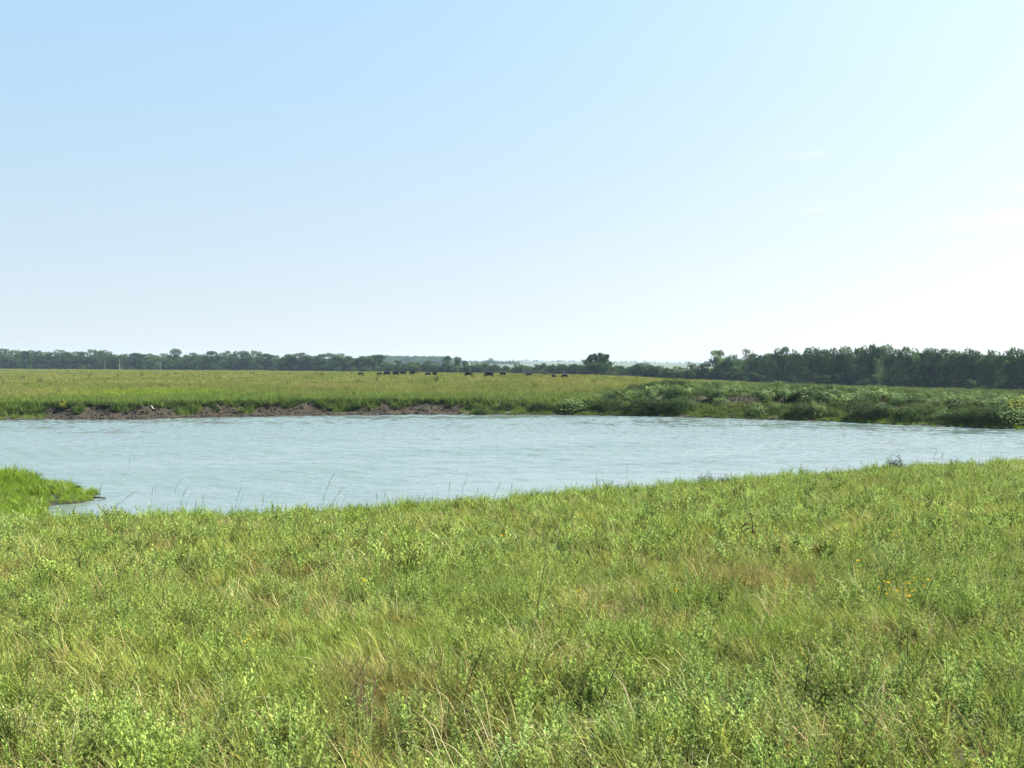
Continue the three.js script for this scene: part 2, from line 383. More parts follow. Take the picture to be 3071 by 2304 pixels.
// ---------------------------------------------------------------- scattering of plants nobody could count
const dummy = new THREE.Object3D(), colr = new THREE.Color();
function scatter(parent, name, geos, mat, spots) {   // spots: [x, y, z, turn, size, tallness, colour, tilt]
  const bins = geos.map(() => []);
  spots.forEach((s, i) => bins[(i * 7919) % geos.length].push(s));
  geos.forEach((g, k) => {
    if (!bins[k].length) return;
    const im = shadows(new THREE.InstancedMesh(g, mat, bins[k].length));
    im.name = name + (k ? '_' + String(k).padStart(3, '0') : '');
    bins[k].forEach(([x, y, z, turn, size, tall, c, tilt], i) => {
      dummy.position.set(x, y, z); dummy.rotation.set(tilt * Math.cos(turn * 5), turn, tilt * Math.sin(turn * 5)); dummy.scale.set(size, size * tall, size); dummy.updateMatrix();
      im.setMatrixAt(i, dummy.matrix); im.setColorAt(i, colr.setRGB(c[0], c[1], c[2]));
    });
    parent.add(im);
  });
}
const mixc = (a, b, t) => [lerp(a[0], b[0], t), lerp(a[1], b[1], t), lerp(a[2], b[2], t)];
const GREEN = [0.21, 0.28, 0.05], YELLOW = [0.32, 0.305, 0.08], BLUISH = [0.265, 0.34, 0.095], FRESH = [0.18, 0.27, 0.03], DRY = [0.5, 0.42, 0.22], RUST = [0.3, 0.2, 0.08], OLIVE = [0.235, 0.205, 0.06], DARK = [0.1, 0.15, 0.035];
const vary = (c, R, s = 0.22) => { const b = 1 + (R() - 0.5) * 2 * s, h = (R() - 0.5) * 0.16; return [c[0] * b * (1 + h), c[1] * b, c[2] * b * (1 - h)]; };

{ // the near meadow
  const R = rng(21), meadow = new THREE.Group(); meadow.name = 'meadow_grass'; scene.add(meadow);
  tag(meadow, 'mixed green meadow of grass and weeds filling the foreground', 'grass', null, 'stuff');
  const fine = [0, 1, 2, 3].map((k) => tuft(100 + k, 34, 0.3, 0.0065, 0.08, 1.3)), coarse = [0, 1, 2].map((k) => tuft(120 + k, 30, 0.36, 0.013, 0.15, 1.2));
  const herbs = [0, 1, 2, 3, 4].map((k) => herb(140 + k, 0.32, 5, 0.056, 0.0085)), herbsFar = [0, 1, 2].map((k) => herb(160 + k, 0.36, 4, 0.095, 0.02));
  const straws = [0, 1, 2].map((k) => tuft(180 + k, 11, 0.42, 0.004, 0.12, 1.9)), strawsFar = [0, 1].map((k) => tuft(190 + k, 9, 0.45, 0.009, 0.15, 1.8));
  const lists = { fine: [], coarse: [], herbs: [], herbsFar: [], straws: [], strawsFar: [] };
  const plant = (x, z, D, fresh = 0) => {
    const d = shore(x, z); if (d < 0.05) return;
    const y = height(x, z) - 0.02, far = D > 13;
    const wet = Math.max(fresh, sstep(3.2, 0.6, d)), patch = fbm(x * 0.16 + 3, z * 0.22, 4), patch2 = fbm(x * 0.5 - 8, z * 0.6, 3), dryness = fbm(x * 0.55 + 40, z * 0.6 + 12, 4);
    const herbShare = clamp(0.58 + 1.2 * patch + 0.5 * patch2, 0.06, 0.9) * (1 - 0.7 * wet) * (fresh ? 0.1 : 1), dryShare = clamp(0.15 + 0.5 * (dryness - 0.05), 0.06, 0.38) * (1 - wet);
    const t = R(), lump = clamp(0.95 + 0.75 * fbm(x * 1.1 + 30, z * 0.9, 3), 0.5, 1.5), size = (0.7 + 0.5 * R()) * lump;
    if (t < dryShare * 0.8) lists[far ? 'strawsFar' : 'straws'].push([x, y, z, R() * 6.28, size, 0.8 + 0.4 * R(), vary(R() < 0.1 ? RUST : DRY, R, 0.3), 0.25 * R()]);
    else if (t < dryShare + herbShare * (1 - dryShare)) lists[far ? 'herbsFar' : 'herbs'].push([x, y, z, R() * 6.28, size * 0.95, 0.75 + 0.45 * R(), vary(R() < 0.03 ? DARK : mixc(BLUISH, GREEN, clamp(0.4 + patch2, 0, 0.9)), R, 0.38), 0.15 * R()]);
    if (t < dryShare + herbShare * (1 - dryShare) && R() > (far ? 0.4 : 0.3)) return;
    const olive = sstep(0.05, 0.45, fbm(x * 0.2 - 30, z * 0.26 + 5, 4)) * 0.85;
    lists[far ? 'coarse' : 'fine'].push([x, y, z, R() * 6.28, size * (1 + wet * (0.1 + 0.55 * Math.max(0, noise(x * 0.55, z * 0.55)))) * (fresh ? 0.5 + 0.45 * sstep(0, 2.6, d) : 1), 0.85 + 0.45 * R(), vary(mixc(mixc(mixc(GREEN, YELLOW, clamp(0.4 + 1.2 * dryness, 0, 1)), OLIVE, olive), FRESH, wet), R, 0.3), 0.2 * R()]);
  };
  for (let i = 0; i < 12000; i++) { const D = Math.sqrt(lerp(3.2 ** 2, 13 ** 2, R())), x = (R() - 0.5) * 1.34 * D; plant(x, -D, D); }
  for (let i = 0; i < 44000; i++) { const D = lerp(13, 48, Math.pow(R(), 0.8)), x = (R() - 0.5) * 1.36 * D; const c = colOf(x, D); if (D > nearShore(c) + 1 && c > 110) continue; plant(x, -D, D, D > nearShore(c) - 1.5 && c < 110 ? 0.9 : 0); }
  for (let i = 0; i < 5000; i++) { const D = lerp(26, 39, R()), x = D * lerp(-0.7, -0.42, R()); if (D > nearShore(colOf(x, D)) - 1.5) plant(x, -D, D, 1); }
  const thatch = [0, 1, 2].map((k) => tuft(195 + k, 26, 0.2, 0.008, 0.16, 2.2)), litter = [];   // low dead leaves and short grass over the soil
  for (let i = 0; i < 11000; i++) { const D = Math.sqrt(lerp(3.2 ** 2, 22 ** 2, R())), x = (R() - 0.5) * 1.34 * D; litter.push([x, height(x, -D) - 0.01, -D, R() * 6.28, 0.8 + 0.6 * R(), 0.55, vary(mixc([0.17, 0.17, 0.04], [0.26, 0.2, 0.09], R() * R()), R, 0.3), 0.3 * R()]); }
  scatter(meadow, 'low_thatch', thatch, GRASS, litter);
  scatter(meadow, 'grass_tuft', fine, GRASS, lists.fine);
  scatter(meadow, 'tall_grass', coarse, GRASS, lists.coarse);
  scatter(meadow, 'herb', herbs, HERB, lists.herbs);
  scatter(meadow, 'low_herb', herbsFar, HERB, lists.herbsFar);
  scatter(meadow, 'dry_straw', straws, STRAW, lists.straws);
  scatter(meadow, 'dry_grass', strawsFar, STRAW, lists.strawsFar);
}

{ // pasture beyond the pond
  const R = rng(31), field = new THREE.Group(); field.name = 'pasture_grass'; scene.add(field);
  tag(field, 'yellow green pasture grass beyond the pond where the cattle graze', 'grass', null, 'stuff');
  const nearT = [0, 1, 2].map((k) => tuft(200 + k, 60, 0.55, 0.03, 0.45)), farT = [0, 1, 2].map((k) => tuft(210 + k, 60, 0.36, 0.07, 1.1));
  const a = [], b = [], w = [], vivid = hit(455, 1186);
  const spot = (x, D, list, size) => {
    const z = -D, d = shore(x, z); if (d < 0.4) return;
    const c = colOf(x, D); if (mound(x, z) > 0.12 || mudBank(x, z, d) > 0.4) return;
    const De = farShore(c), lush = sstep(De + 26 + 14 * noise(x * 0.05, 2), De + 4, D), n = fbm(x * 0.05, z * 0.02, 4), vv = sstep(1, 0.2, Math.hypot((x - vivid.x) / 14, (z - vivid.z) / 14));
    let col = mixc([0.14, 0.175, 0.036], [0.205, 0.205, 0.055], clamp(0.5 + 1.3 * n, 0, 1));
    col = mixc(col, [0.115, 0.17, 0.032], lush * (1 - sstep(430, 560, c) * 0.3)); col = mixc(col, [0.15, 0.235, 0.016], vv * 0.85);
    col = mixc(col, [0.09, 0.115, 0.035], sstep(660, 800, c));
    list.push([x, height(x, z) - 0.03, z, R() * 6.28, size * (0.55 + 0.45 * sstep(0.4, 2.4, d)) * (0.7 + 0.6 * R()), 0.75 + 0.5 * R(), vary(col, R, 0.2), 0.12 * R()]);
  };
  for (let i = 0; i < 52000; i++) { const D = 58 + 82 * Math.pow(R(), 1.1), x = (R() - 0.5) * 1.4 * D; const c = colOf(x, D); if (D < farShore(c)) continue; spot(x, D, a, 1); }
  for (let i = 0; i < 42000; i++) { const D = lerp(125, 600, Math.pow(R(), 1.25)), x = (R() - 0.5) * 1.3 * D; if (D > woodDepth(colOf(x, D)) + 8) continue; spot(x, D, b, 1); }
  for (let i = 0; i < 150; i++) { const D = lerp(95, 260, R()), x = (R() - 0.5) * 1.15 * D, z = -D; if (mound(x, z) > 0.1 || colOf(x, D) > 700) continue; w.push([x, height(x, z), z, R() * 6.28, 0.6 + 0.8 * R(), 1 + R(), vary([0.1, 0.115, 0.035], R, 0.3), 0.1]); }
  for (let i = 0; i < 60000 && w.length < 2400; i++) { const D = lerp(74, 94, R()), x = lerp(-48, 0, R()), z = -D, d = shore(x, z); if (d < 1.5 || d > 3 || mudBank(x, z, d) > 0.5 || colOf(x, D) > 480) continue; w.push([x, height(x, z) - 0.02, z, R() * 6.28, 0.4 + 0.4 * R(), 0.8 + 0.3 * R(), vary([0.06, 0.09, 0.025], R, 0.4), 0.5]); }
  for (let i = 0; i < 1500; i++) { const D = 82 + 34 * R() * R(), x = (R() - 0.5) * 1.2 * D, z = -D, c = colOf(x, D), d = shore(x, z); if (d < 2.6 || c > 640 || noise(x * 0.16, z * 0.09) < -0.15) continue; w.push([x, height(x, z), z, R() * 6.28, 0.5 + 0.4 * R(), 0.9 + 0.4 * R(), vary([0.11, 0.16, 0.035], R, 0.3), 0.2]); }
  scatter(field, 'pasture_weed', [0, 1].map((k) => tuft(220 + k, 50, 0.6, 0.035, 0.25)), GRASS, w);
  scatter(field, 'pasture_tuft', nearT, GRASS, a);
  scatter(field, 'far_tuft', farT, GRASS, b);
}

{ // weeds on the mound and the far right shore
  const R = rng(41), cover = new THREE.Group(); cover.name = 'mound_weeds'; scene.add(cover);
  tag(cover, 'rough tangle of weeds and grass covering the earth mound', 'weeds', null, 'stuff');
  const broad = [0, 1, 2, 3].map((k) => broadleaf(300 + k, 0.42, 70, 0.16, 0.095)[0]), small = [0, 1, 2].map((k) => broadleaf(320 + k, 0.42, 200, 0.085, 0.04)[0]), grass = [0, 1, 2].map((k) => tuft(340 + k, 60, 0.42, 0.02, 0.35));
  const bushy = [0, 1, 2].map((k) => broadleaf(360 + k, 1, 1500, 0.125, 0.07, 0.9)[0]);
  const A = [], B = [], C = [], E = [], strip = [];
  for (let i = 0; i < 42000; i++) {
    const D = lerp(50, 116, R()), x = lerp(-8, 66, R()), z = -D, c = colOf(x, D); if (c < 470 || c > 1200) continue;
    const De = farShore(c), d = shore(x, z); if (D < De - 1 || d < 0.1) continue;
    const m = mound(x, z), y = height(x, z) - 0.03;
    if (d < 3) { if (R() < 0.95) strip.push([x, y, z, R() * 6.28, 0.5 + 0.3 * R(), 0.65, vary(mixc([0.1, 0.15, 0.025], [0.15, 0.24, 0.022], sstep(760, 900, c)), R), 0.2 * R()]); continue; }
    if (m < 0.03 && !(c < 700 && d < 9)) continue;
    if (soil(x, z) > 0.35 + 0.6 * R()) continue;
    const shoulder = sstep(730, 640, c) * sstep(De + 8, De + 12, D) * sstep(0.25, 0.6, m), q = fbm(x * 0.22, z * 0.18, 4), u = R() + q * 0.9;
    const frontal = sstep(10, 3, d);
    const low = 0.35 + 0.65 * sstep(560, 630, c);
    if (d > 4.4 && q > -0.12 - shoulder && R() < 0.05 + 0.1 * frontal + 0.16 * shoulder) E.push([x, y, z, R() * 6.28, low * (0.42 + 0.65 * R() * (0.35 + 0.75 * frontal)), 0.75 + 0.35 * R(), vary(R() < 0.25 ? [0.06, 0.1, 0.03] : [0.026, 0.046, 0.017], R, 0.35), 0.1 * R()]);
    if (frontal > 0.15 && d > 3.6 && R() < 0.06) A.push([x, y + 0.3 * R(), z, R() * 6.28, low * (1.0 + 0.9 * R()), 1, vary([0.13, 0.19, 0.06], R, 0.35), 0.3 * R()]);
    if ((frontal > 0.5 && R() < 0.6) || R() < shoulder * 0.7) continue;
    if (u < 0.36) C.push([x, y, z, R() * 6.28, 0.8 + 0.5 * R(), 0.8 + 0.3 * R(), vary(mixc([0.07, 0.1, 0.022], [0.11, 0.11, 0.032], R()), R, 0.25), 0.2 * R()]);
    else if (u < 0.74) B.push([x, y, z, R() * 6.28, 0.7 + 0.7 * R(), 0.8 + 0.5 * R(), vary(mixc([0.07, 0.115, 0.026], [0.035, 0.06, 0.018], frontal * R()), R, 0.25), 0.15 * R()]);
    else if (R() < 0.6) A.push([x, y, z, R() * 6.28, 0.6 + 0.6 * R(), 0.8 + 0.4 * R(), vary([0.11, 0.165, 0.045], R, 0.35), 0.15 * R()]);
  }
  scatter(cover, 'broad_weed', broad, HERB, A);
  scatter(cover, 'leafy_weed', small, HERB, B);
  scatter(cover, 'dark_weed', bushy, BUSH, E);
  scatter(cover, 'rank_grass', grass, GRASS, C);
  const shoreGrass = new THREE.Group(); shoreGrass.name = 'shore_grass'; scene.add(shoreGrass);
  tag(shoreGrass, 'bright green strip of low grass along the far right waterline', 'grass', null, 'stuff');
  scatter(shoreGrass, 'shore_tuft', [0, 1, 2].map((k) => tuft(350 + k, 60, 0.55, 0.022, 0.3)), GRASS, strip);
}

{ // crumbled lumps on the bare bank and the soil patches
  const R = rng(51), g = new THREE.IcosahedronGeometry(1, 1), p = g.attributes.position;
  for (let i = 0; i < p.count; i++) { const k = 1 + 0.28 * noise(p.getX(i) * 1.7 + 5, p.getY(i) * 1.7 + p.getZ(i) * 1.3); p.setXYZ(i, p.getX(i) * k, p.getY(i) * k * 0.7, p.getZ(i) * k); }
  g.computeVertexNormals();
  const list = [];
  for (let i = 0; i < 200000 && list.length < 8000; i++) {
    const D = lerp(60, 96, R()), x = lerp(-50, 52, R()), d = shore(x, -D), mb = mudBank(x, -D, d), so = soil(x, -D);
    if (d < 0.25 || (mb < 0.5 && so < 0.6)) continue;
    const s = 0.025 + 0.11 * Math.pow(R(), 3);
    list.push([x, height(x, -D) + s * 0.1 + (mb > 0.3 ? 0.08 * noise(x * 1.1, -D * 1.1) : 0), -D, R() * 6.28, s, 0.6 + 0.5 * R(), vary(mixc([0.015, 0.012, 0.006], [0.05, 0.04, 0.021], R() * R()), R, 0.3), 0.3 * R()]);
  }
  const clods = new THREE.Group(); clods.name = 'mud_clods'; scene.add(clods);
  tag(clods, 'crumbled lumps of brown earth on the bare bank', 'earth lumps', null, 'stuff');
  scatter(clods, 'clod', [g], new THREE.MeshStandardMaterial({ name: 'dry earth', roughness: 1 }), list);
}

// ---------------------------------------------------------------- trees
function crown(seed, kind) {                         // unit tree: height 1, base at 0; returns [crown, trunk]
  const R = rng(seed), b = new MB(), t = new MB(), clumps = [];
  const W = { round: 0.42, tall: 0.3, ragged: 0.4, bush: 0.6, open: 0.4, spiky: 0.5 }[kind];
  const bark = [0.05, 0.045, 0.04];
  t.stem([V(0, -0.04, 0), V(0.01, 0.2, 0.005), V(-0.01, 0.45, 0.01), V(0.01, 0.72, 0)], 0.022, 0.008, bark, 7);
  const N = { round: 34, tall: 30, ragged: 34, bush: 30, open: 22, spiky: 60 }[kind];
  for (let k = 0; k < N; k++) {
    const a = R() * 6.283, v = kind === 'open' ? 0.55 + 0.4 * R() : kind === 'spiky' ? 0.04 + 0.78 * R() : 0.08 + 0.84 * Math.pow(R(), 0.9);
    const prof = kind === 'bush' || kind === 'spiky' ? Math.sqrt(Math.max(0, 1 - v * v * 0.95)) : kind === 'open' ? Math.sqrt(Math.max(0, 1 - ((v - 0.72) / 0.3) ** 2)) : Math.min(1, 0.72 + v) * Math.sqrt(Math.max(0, 1 - Math.pow(Math.max(0, v - 0.25) / 0.75, 2.6)));
    const r = W * prof * Math.sqrt(R()) * (kind === 'ragged' ? 0.75 + 0.5 * R() : 1);
    let top = v;
    if (kind === 'ragged' && v > 0.6) top = v + 0.08 * (R() - 0.3);
    clumps.push([r * Math.cos(a), top, r * Math.sin(a), (0.075 + 0.075 * R()) * (kind === 'open' ? 0.95 : 1.1) * (v > 0.75 ? 0.8 : 1)]);
  }
  if (kind === 'tall') for (let k = 0; k < 7; k++) clumps.push([0.11 * (R() - 0.5) + (k % 2 ? 0.1 : -0.05), 0.82 + 0.16 * R() * (k % 2 ? 0.7 : 1), 0.1 * (R() - 0.5), 0.05 + 0.03 * R()]);
  if (kind === 'spiky') for (let k = 0; k < 26; k++) { const a = -0.5 + R(); clumps.push([a * 0.62, 0.78 + 0.2 * R() * (1 - Math.abs(a)), 0.3 * (R() - 0.5), 0.032 + 0.02 * R()]); }
  for (const [x, y, z] of clumps) if (R() < 0.5) t.stem([V(0, Math.max(0.1, y * 0.45), 0), V(x * 0.55, y * 0.75, z * 0.55), V(x * 0.9, y * 0.97, z * 0.9)], 0.009, 0.003, bark, 4);
  for (const [x, y, z, r] of clumps) {
    const tone = 0.6 + 0.8 * R() * R() + 0.1, n = Math.round(80 * (r / 0.12) ** 1.5) + 22;
    for (let i = 0; i < n; i++) {
      const u = R() * 2 - 1, ph = R() * 6.283, rr = r * (0.55 + 0.5 * R()), s = Math.sqrt(1 - u * u);
      const lx = x + rr * s * Math.cos(ph), ly = y + rr * u * 0.85, lz = z + rr * s * Math.sin(ph); if (ly < 0.005) continue;
      const c = tint(R, 0.18).map((q) => q * tone);
      if (kind === 'spiky') b.blade(lx, ly, lz, ph, 0.1 + R() * (ly > 0.7 ? 0.4 : 1.1), 0.1, 0.026, 0.2, c, 2, R());
      else b.leaf(lx, ly, lz, ph + (R() - 0.5) * 2, (R() - 0.4) * 1.5, 0.05 * (0.7 + 0.6 * R()), 0.036 * (0.7 + 0.6 * R()), c, (R() - 0.5) * 2, 0.2);
    }
  }
  return [b.geo(), t.geo()];
}
const SHAPES = {};
for (const k of ['round', 'tall', 'ragged', 'bush', 'open', 'spiky']) SHAPES[k] = [0, 1, 2, 3].slice(0, k === 'open' || k === 'spiky' ? 1 : 4).map((i) => crown(500 + i * 31 + k.length * 7, k));
const TONES = { dark: [0.055, 0.108, 0.034], mid: [0.082, 0.15, 0.044], pale: [0.115, 0.18, 0.06], olive: [0.105, 0.135, 0.045] };
const toneMat = {};
for (const k in TONES) { toneMat[k] = TREE_LEAF.clone(); toneMat[k].name = k + ' tree leaf'; toneMat[k].color.setRGB(...TONES[k]); }
let treeCount = 0;
function tree(x3, ytop, wpx, kind, tone, back = 0, baseY = null) {
  const c = x3 / 3, D = (baseY ? 1 : woodDepth(c)) + back, p = put(x3, D);
  const top = EYE - (ytop / 3 - HORIZON) * D / F, h = top - p.y, w = wpx / 3 * D / F;
  const shapes = SHAPES[kind], k = treeCount++ % shapes.length, [cg, tg] = shapes[k];
  const W = { round: 0.42, tall: 0.3, ragged: 0.4, bush: 0.6, open: 0.4, spiky: 0.5 }[kind] * 2.3;
  const o = thing('tree', p, null, 'tree');
  const m = part('crown', cg, toneMat[tone], o), t = part('trunk', tg, WOOD, o);
  o.scale.set(w / W, h, w / W);
  o.rotation.y = kind === 'spiky' || kind === 'tall' ? 0 : (treeCount * 2.399) % 6.283;
  o.userData.x3 = x3; o.userData.look = `${tone === 'olive' ? 'brownish green' : tone === 'pale' ? 'pale green' : tone === 'mid' ? 'green' : 'dark green'} ${{ round: 'round topped', tall: 'narrow', ragged: 'ragged topped', bush: 'low bushy', open: 'open crowned', spiky: 'spiky topped' }[kind]}`;
  return o;
}
const ORD = ['first', 'second', 'third', 'fourth', 'fifth', 'sixth', 'seventh', 'eighth', 'ninth', 'tenth', 'eleventh', 'twelfth', 'thirteenth', 'fourteenth', 'fifteenth', 'sixteenth'];
function nameRow(list, marks, group) {               // says which one each tree is by counting from the nearest landmark to its left
  list.sort((a, b) => a.userData.x3 - b.userData.x3);
  let mi = -1, n = 0;
  for (const t of list) {
    t.userData.group = group;
    if (t.userData.label) { n = 0; mi = marks.findIndex((m) => m[2] === t); continue; }
    while (mi + 1 < marks.length && marks[mi + 1][0] <= t.userData.x3) { mi++; n = 0; }
    t.userData.label = `${t.userData.look} tree, ${ORD[n++]} ${marks[mi][1]}`;
  }
  for (const t of list) { delete t.userData.x3; delete t.userData.look; }
}
const kinds = ['round', 'ragged', 'round', 'tall', 'round', 'ragged'], tones = ['dark', 'mid', 'dark', 'mid', 'dark', 'mid', 'pale'];
{
  // left wood: column in the photograph, row of the top
  const tops = [[-28, 1046], [8, 1045], [42, 1051], [72, 1054], [104, 1052], [134, 1056], [160, 1057], [186, 1053], [216, 1056], [246, 1057], [276, 1049], [303, 1054], [318, 1055], [338, 1063], [372, 1063], [404, 1060], [436, 1062], [466, 1065], [496, 1062], [572, 1062], [600, 1063], [634, 1055], [664, 1060], [690, 1057], [716, 1054], [742, 1053], [768, 1053], [796, 1062], [826, 1066], [858, 1063], [886, 1061], [912, 1062], [940, 1068], [968, 1064], [996, 1060], [1022, 1064], [1050, 1069], [1082, 1068], [1112, 1066], [1136, 1065]];
  const row = tops.map(([x, y], i) => tree(x, y - 2.5, 50 + (i * 13) % 14, kinds[i % 6], ['dark', 'dark', 'mid'][i % 3], ((i * 37) % 17) - 4));
  const twin = tree(530, 1047, 44, 'ragged', 'dark', 6); twin.userData.label = 'tallest dark tree of the left wood, with a tufted top'; row.push(twin);
  nameRow(row, [[-99, 'from the left picture edge'], [359, 'right of the tallest pale pole'], [530, 'x', twin], [531, 'right of the tallest tufted tree'], [769, 'right of the left wood\'s long hump'], [1000, 'of those left of the leftmost cow']], 'trees of the left wood');
}
let lone;
{
  // lower trees in the middle, in front of the hazy distance
  const mid = [[1165, 1084, 46, 'round', 'mid'], [1196, 1080, 40, 'round', 'dark'], [1228, 1082, 44, 'bush', 'mid'], [1258, 1083, 40, 'round', 'pale'], [1284, 1079, 34, 'ragged', 'mid'], [1312, 1088, 44, 'bush', 'mid'], [1342, 1066, 30, 'tall', 'mid'], [1374, 1071, 34, 'ragged', 'dark'], [1396, 1080, 30, 'round', 'dark'], [1420, 1090, 44, 'bush', 'pale'], [1452, 1096, 44, 'bush', 'mid'], [1486, 1093, 30, 'round', 'mid'], [1516, 1099, 44, 'bush', 'mid'], [1548, 1100, 44, 'bush', 'dark'], [1582, 1096, 42, 'bush', 'mid'], [1608, 1092, 26, 'round', 'dark'], [1632, 1087, 26, 'round', 'dark'], [1660, 1095, 44, 'bush', 'mid'], [1688, 1093, 38, 'round', 'dark'], [1718, 1091, 40, 'round', 'mid'], [1742, 1094, 40, 'bush', 'mid'], [1856, 1100, 44, 'bush', 'pale'], [1884, 1101, 40, 'bush', 'mid']];
  const row = mid.map(([x, y, w, k, t], i) => tree(x, y, w, k, t, ((i * 29) % 13) - 2));
  lone = tree(1796, 1062, 100, 'spiky', 'dark', -22); lone.userData.label = 'big dark bushy tree standing alone with spiky upright top branches'; row.push(lone);
  const side = tree(1833, 1086, 40, 'bush', 'olive', -26); side.userData.label = 'low brownish green bush at the right foot of the big spiky lone tree'; row.push(side);
  nameRow(row, [[1100, 'from the left in the middle line'], [1374, 'from the middle line\'s tall ragged pair'], [1548, 'right of the small white building'], [1790, 'x', lone], [1800, 'x', side], [1834, 'right of the big spiky lone tree']], 'low trees of the middle tree line');
}
{
  const right = [[1922, 1088, 44, 'round', 'dark'], [1944, 1090, 30, 'ragged', 'dark'], [1968, 1096, 40, 'round', 'mid'], [1998, 1098, 42, 'bush', 'mid'], [2030, 1098, 44, 'round', 'pale'], [2078, 1088, 46, 'round', 'olive'], [2112, 1090, 40, 'ragged', 'dark'], [2172, 1082, 46, 'round', 'dark'], [2198, 1063, 50, 'round', 'mid'], [2246, 1050, 44, 'ragged', 'olive'], [2284, 1060, 60, 'round', 'dark'], [2312, 1056, 40, 'ragged', 'mid'], [2350, 1044, 60, 'ragged', 'dark'], [2390, 1050, 50, 'round', 'dark'], [2432, 1044, 60, 'ragged', 'dark'], [2468, 1043, 56, 'ragged', 'mid'], [2494, 1042, 46, 'round', 'dark'], [2518, 1054, 44, 'round', 'dark'], [2540, 1041, 44, 'ragged', 'mid'], [2574, 1042, 46, 'tall', 'mid'], [2606, 1037, 56, 'ragged', 'mid'], [2632, 1037, 48, 'tall', 'mid'], [2656, 1036, 44, 'ragged', 'pale'], [2690, 1043, 62, 'round', 'dark'], [2732, 1044, 62, 'ragged', 'mid'], [2770, 1047, 58, 'round', 'dark'], [2800, 1046, 50, 'ragged', 'dark'], [2838, 1040, 60, 'ragged', 'dark'], [2872, 1047, 56, 'round', 'mid'], [2904, 1049, 54, 'ragged', 'dark'], [2934, 1049, 50, 'round', 'dark'], [2958, 1059, 50, 'round', 'mid'], [2988, 1053, 56, 'ragged', 'mid'], [3014, 1054, 50, 'round', 'dark'], [3050, 1046, 60, 'ragged', 'dark'], [3086, 1050, 60, 'round', 'mid'], [3130, 1048, 66, 'ragged', 'dark']];
  const row = right.map(([x, y, w, k, t], i) => tree(x, y, w * 1.25, k, t, ((i * 23) % 11) - 2));
  const open = tree(2146, 1051, 78, 'open', 'pale', 9); open.userData.label = 'pale open crowned tree with sky showing through at the wood corner'; row.push(open);
  nameRow(row, [[1900, 'from the left in the right tree line'], [2050, 'before the pale open crowned tree'], [2146, 'x', open], [2147, 'right of the pale open crowned tree'], [2600, 'from the highest point of the right wood'], [2840, 'from the right wood\'s last high top']], 'trees of the right wood');
}
function clumpWood(name, label, seed, n, pick, tone, group) {    // a far wood that reads as one mass
  const R = rng(seed), g = new THREE.Group(); g.name = name; scene.add(g); tag(g, label, 'wood', group, 'stuff');
  const list = [];
  for (let i = 0; i < n; i++) { const s = pick(R, i); if (s) list.push([s[0].x, s[0].y - 0.2, s[0].z, R() * 6.28, s[1], s[2], vary(TONES[tone(R)], R, 0.2), 0.04 * R()]); }
  scatter(g, 'far_tree', [...SHAPES.round, ...SHAPES.ragged].map((s) => s[0]), TREE_LEAF, list);
}
clumpWood('wood_interior', 'dense trees standing behind the front row of the woods', 61, 520, (R, i) => {
  const x3 = R() < 0.5 ? lerp(-220, 1140, R()) : lerp(2160, 3350, R()), D = woodDepth(x3 / 3) + 12 + 60 * R(), left = x3 < 1600, p = put(x3, D);
  const topY = left ? lerp(1056, 1066, sstep(0, 1100, x3)) + 8 * R() : lerp(1068, 1050, sstep(2160, 2400, x3)) + 9 * R();
  const h = EYE - (topY / 3 - HORIZON) * D / F - p.y; return [p, h * 0.88, 1.0];
}, (R) => (R() < 0.6 ? 'dark' : 'mid'));
clumpWood('wood_undergrowth', 'dark undergrowth along the foot of the woods', 62, 700, (R) => {
  const x3 = lerp(-220, 3300, R()), D = woodDepth(x3 / 3) - 3 + 14 * R(), p = put(x3, D); const mid = sstep(1130, 1180, x3) * (1 - sstep(1960, 2060, x3)); return [p, 2.2 + 2.6 * R() + mid * (1.2 + 1.2 * R()), 0.8];
}, (R) => (R() < 0.55 ? 'dark' : R() < 0.8 ? 'mid' : 'olive'));
clumpWood('thicket', 'low thicket behind the front row of the middle tree line', 65, 260, (R) => {
  const x3 = lerp(1130, 2170, R()), D = woodDepth(x3 / 3) + 6 + 30 * R(), p = put(x3, D), topY = table([1130, 1300, 1450, 1700, 1860, 2000, 2100, 2170], [1082, 1088, 1098, 1097, 1102, 1102, 1096, 1086])(x3) + 6 * R();
  return [p, Math.max(2, EYE - (topY / 3 - HORIZON) * D / F - p.y), 0.75];
}, (R) => (R() < 0.5 ? 'dark' : 'mid'));
clumpWood('hazy_wood', 'hazy blue wood far behind the middle tree line', 63, 420, (R) => {
  const x3 = lerp(1090, 1560, R()), D = lerp(1500, 1900, R()), p = put(x3, D), topY = table([1090, 1140, 1330, 1370, 1400, 1440, 1470, 1500, 1540, 1560], [1070, 1065, 1068, 1074, 1084, 1086, 1076, 1088, 1085, 1090])(x3) + 5 * R();
  return [p, Math.max(4, EYE - (topY / 3 - HORIZON) * D / F - p.y), 1];
}, () => 'mid');
clumpWood('far_hedgerow', 'faint line of far trees and bushes along the pale hill', 64, 130, (R) => {
  const x3 = lerp(1380, 2160, R()), D = lerp(2300, 2700, R()), p = put(x3, D); return [p, 3 + 4 * R() * R(), 1];
}, () => 'mid');
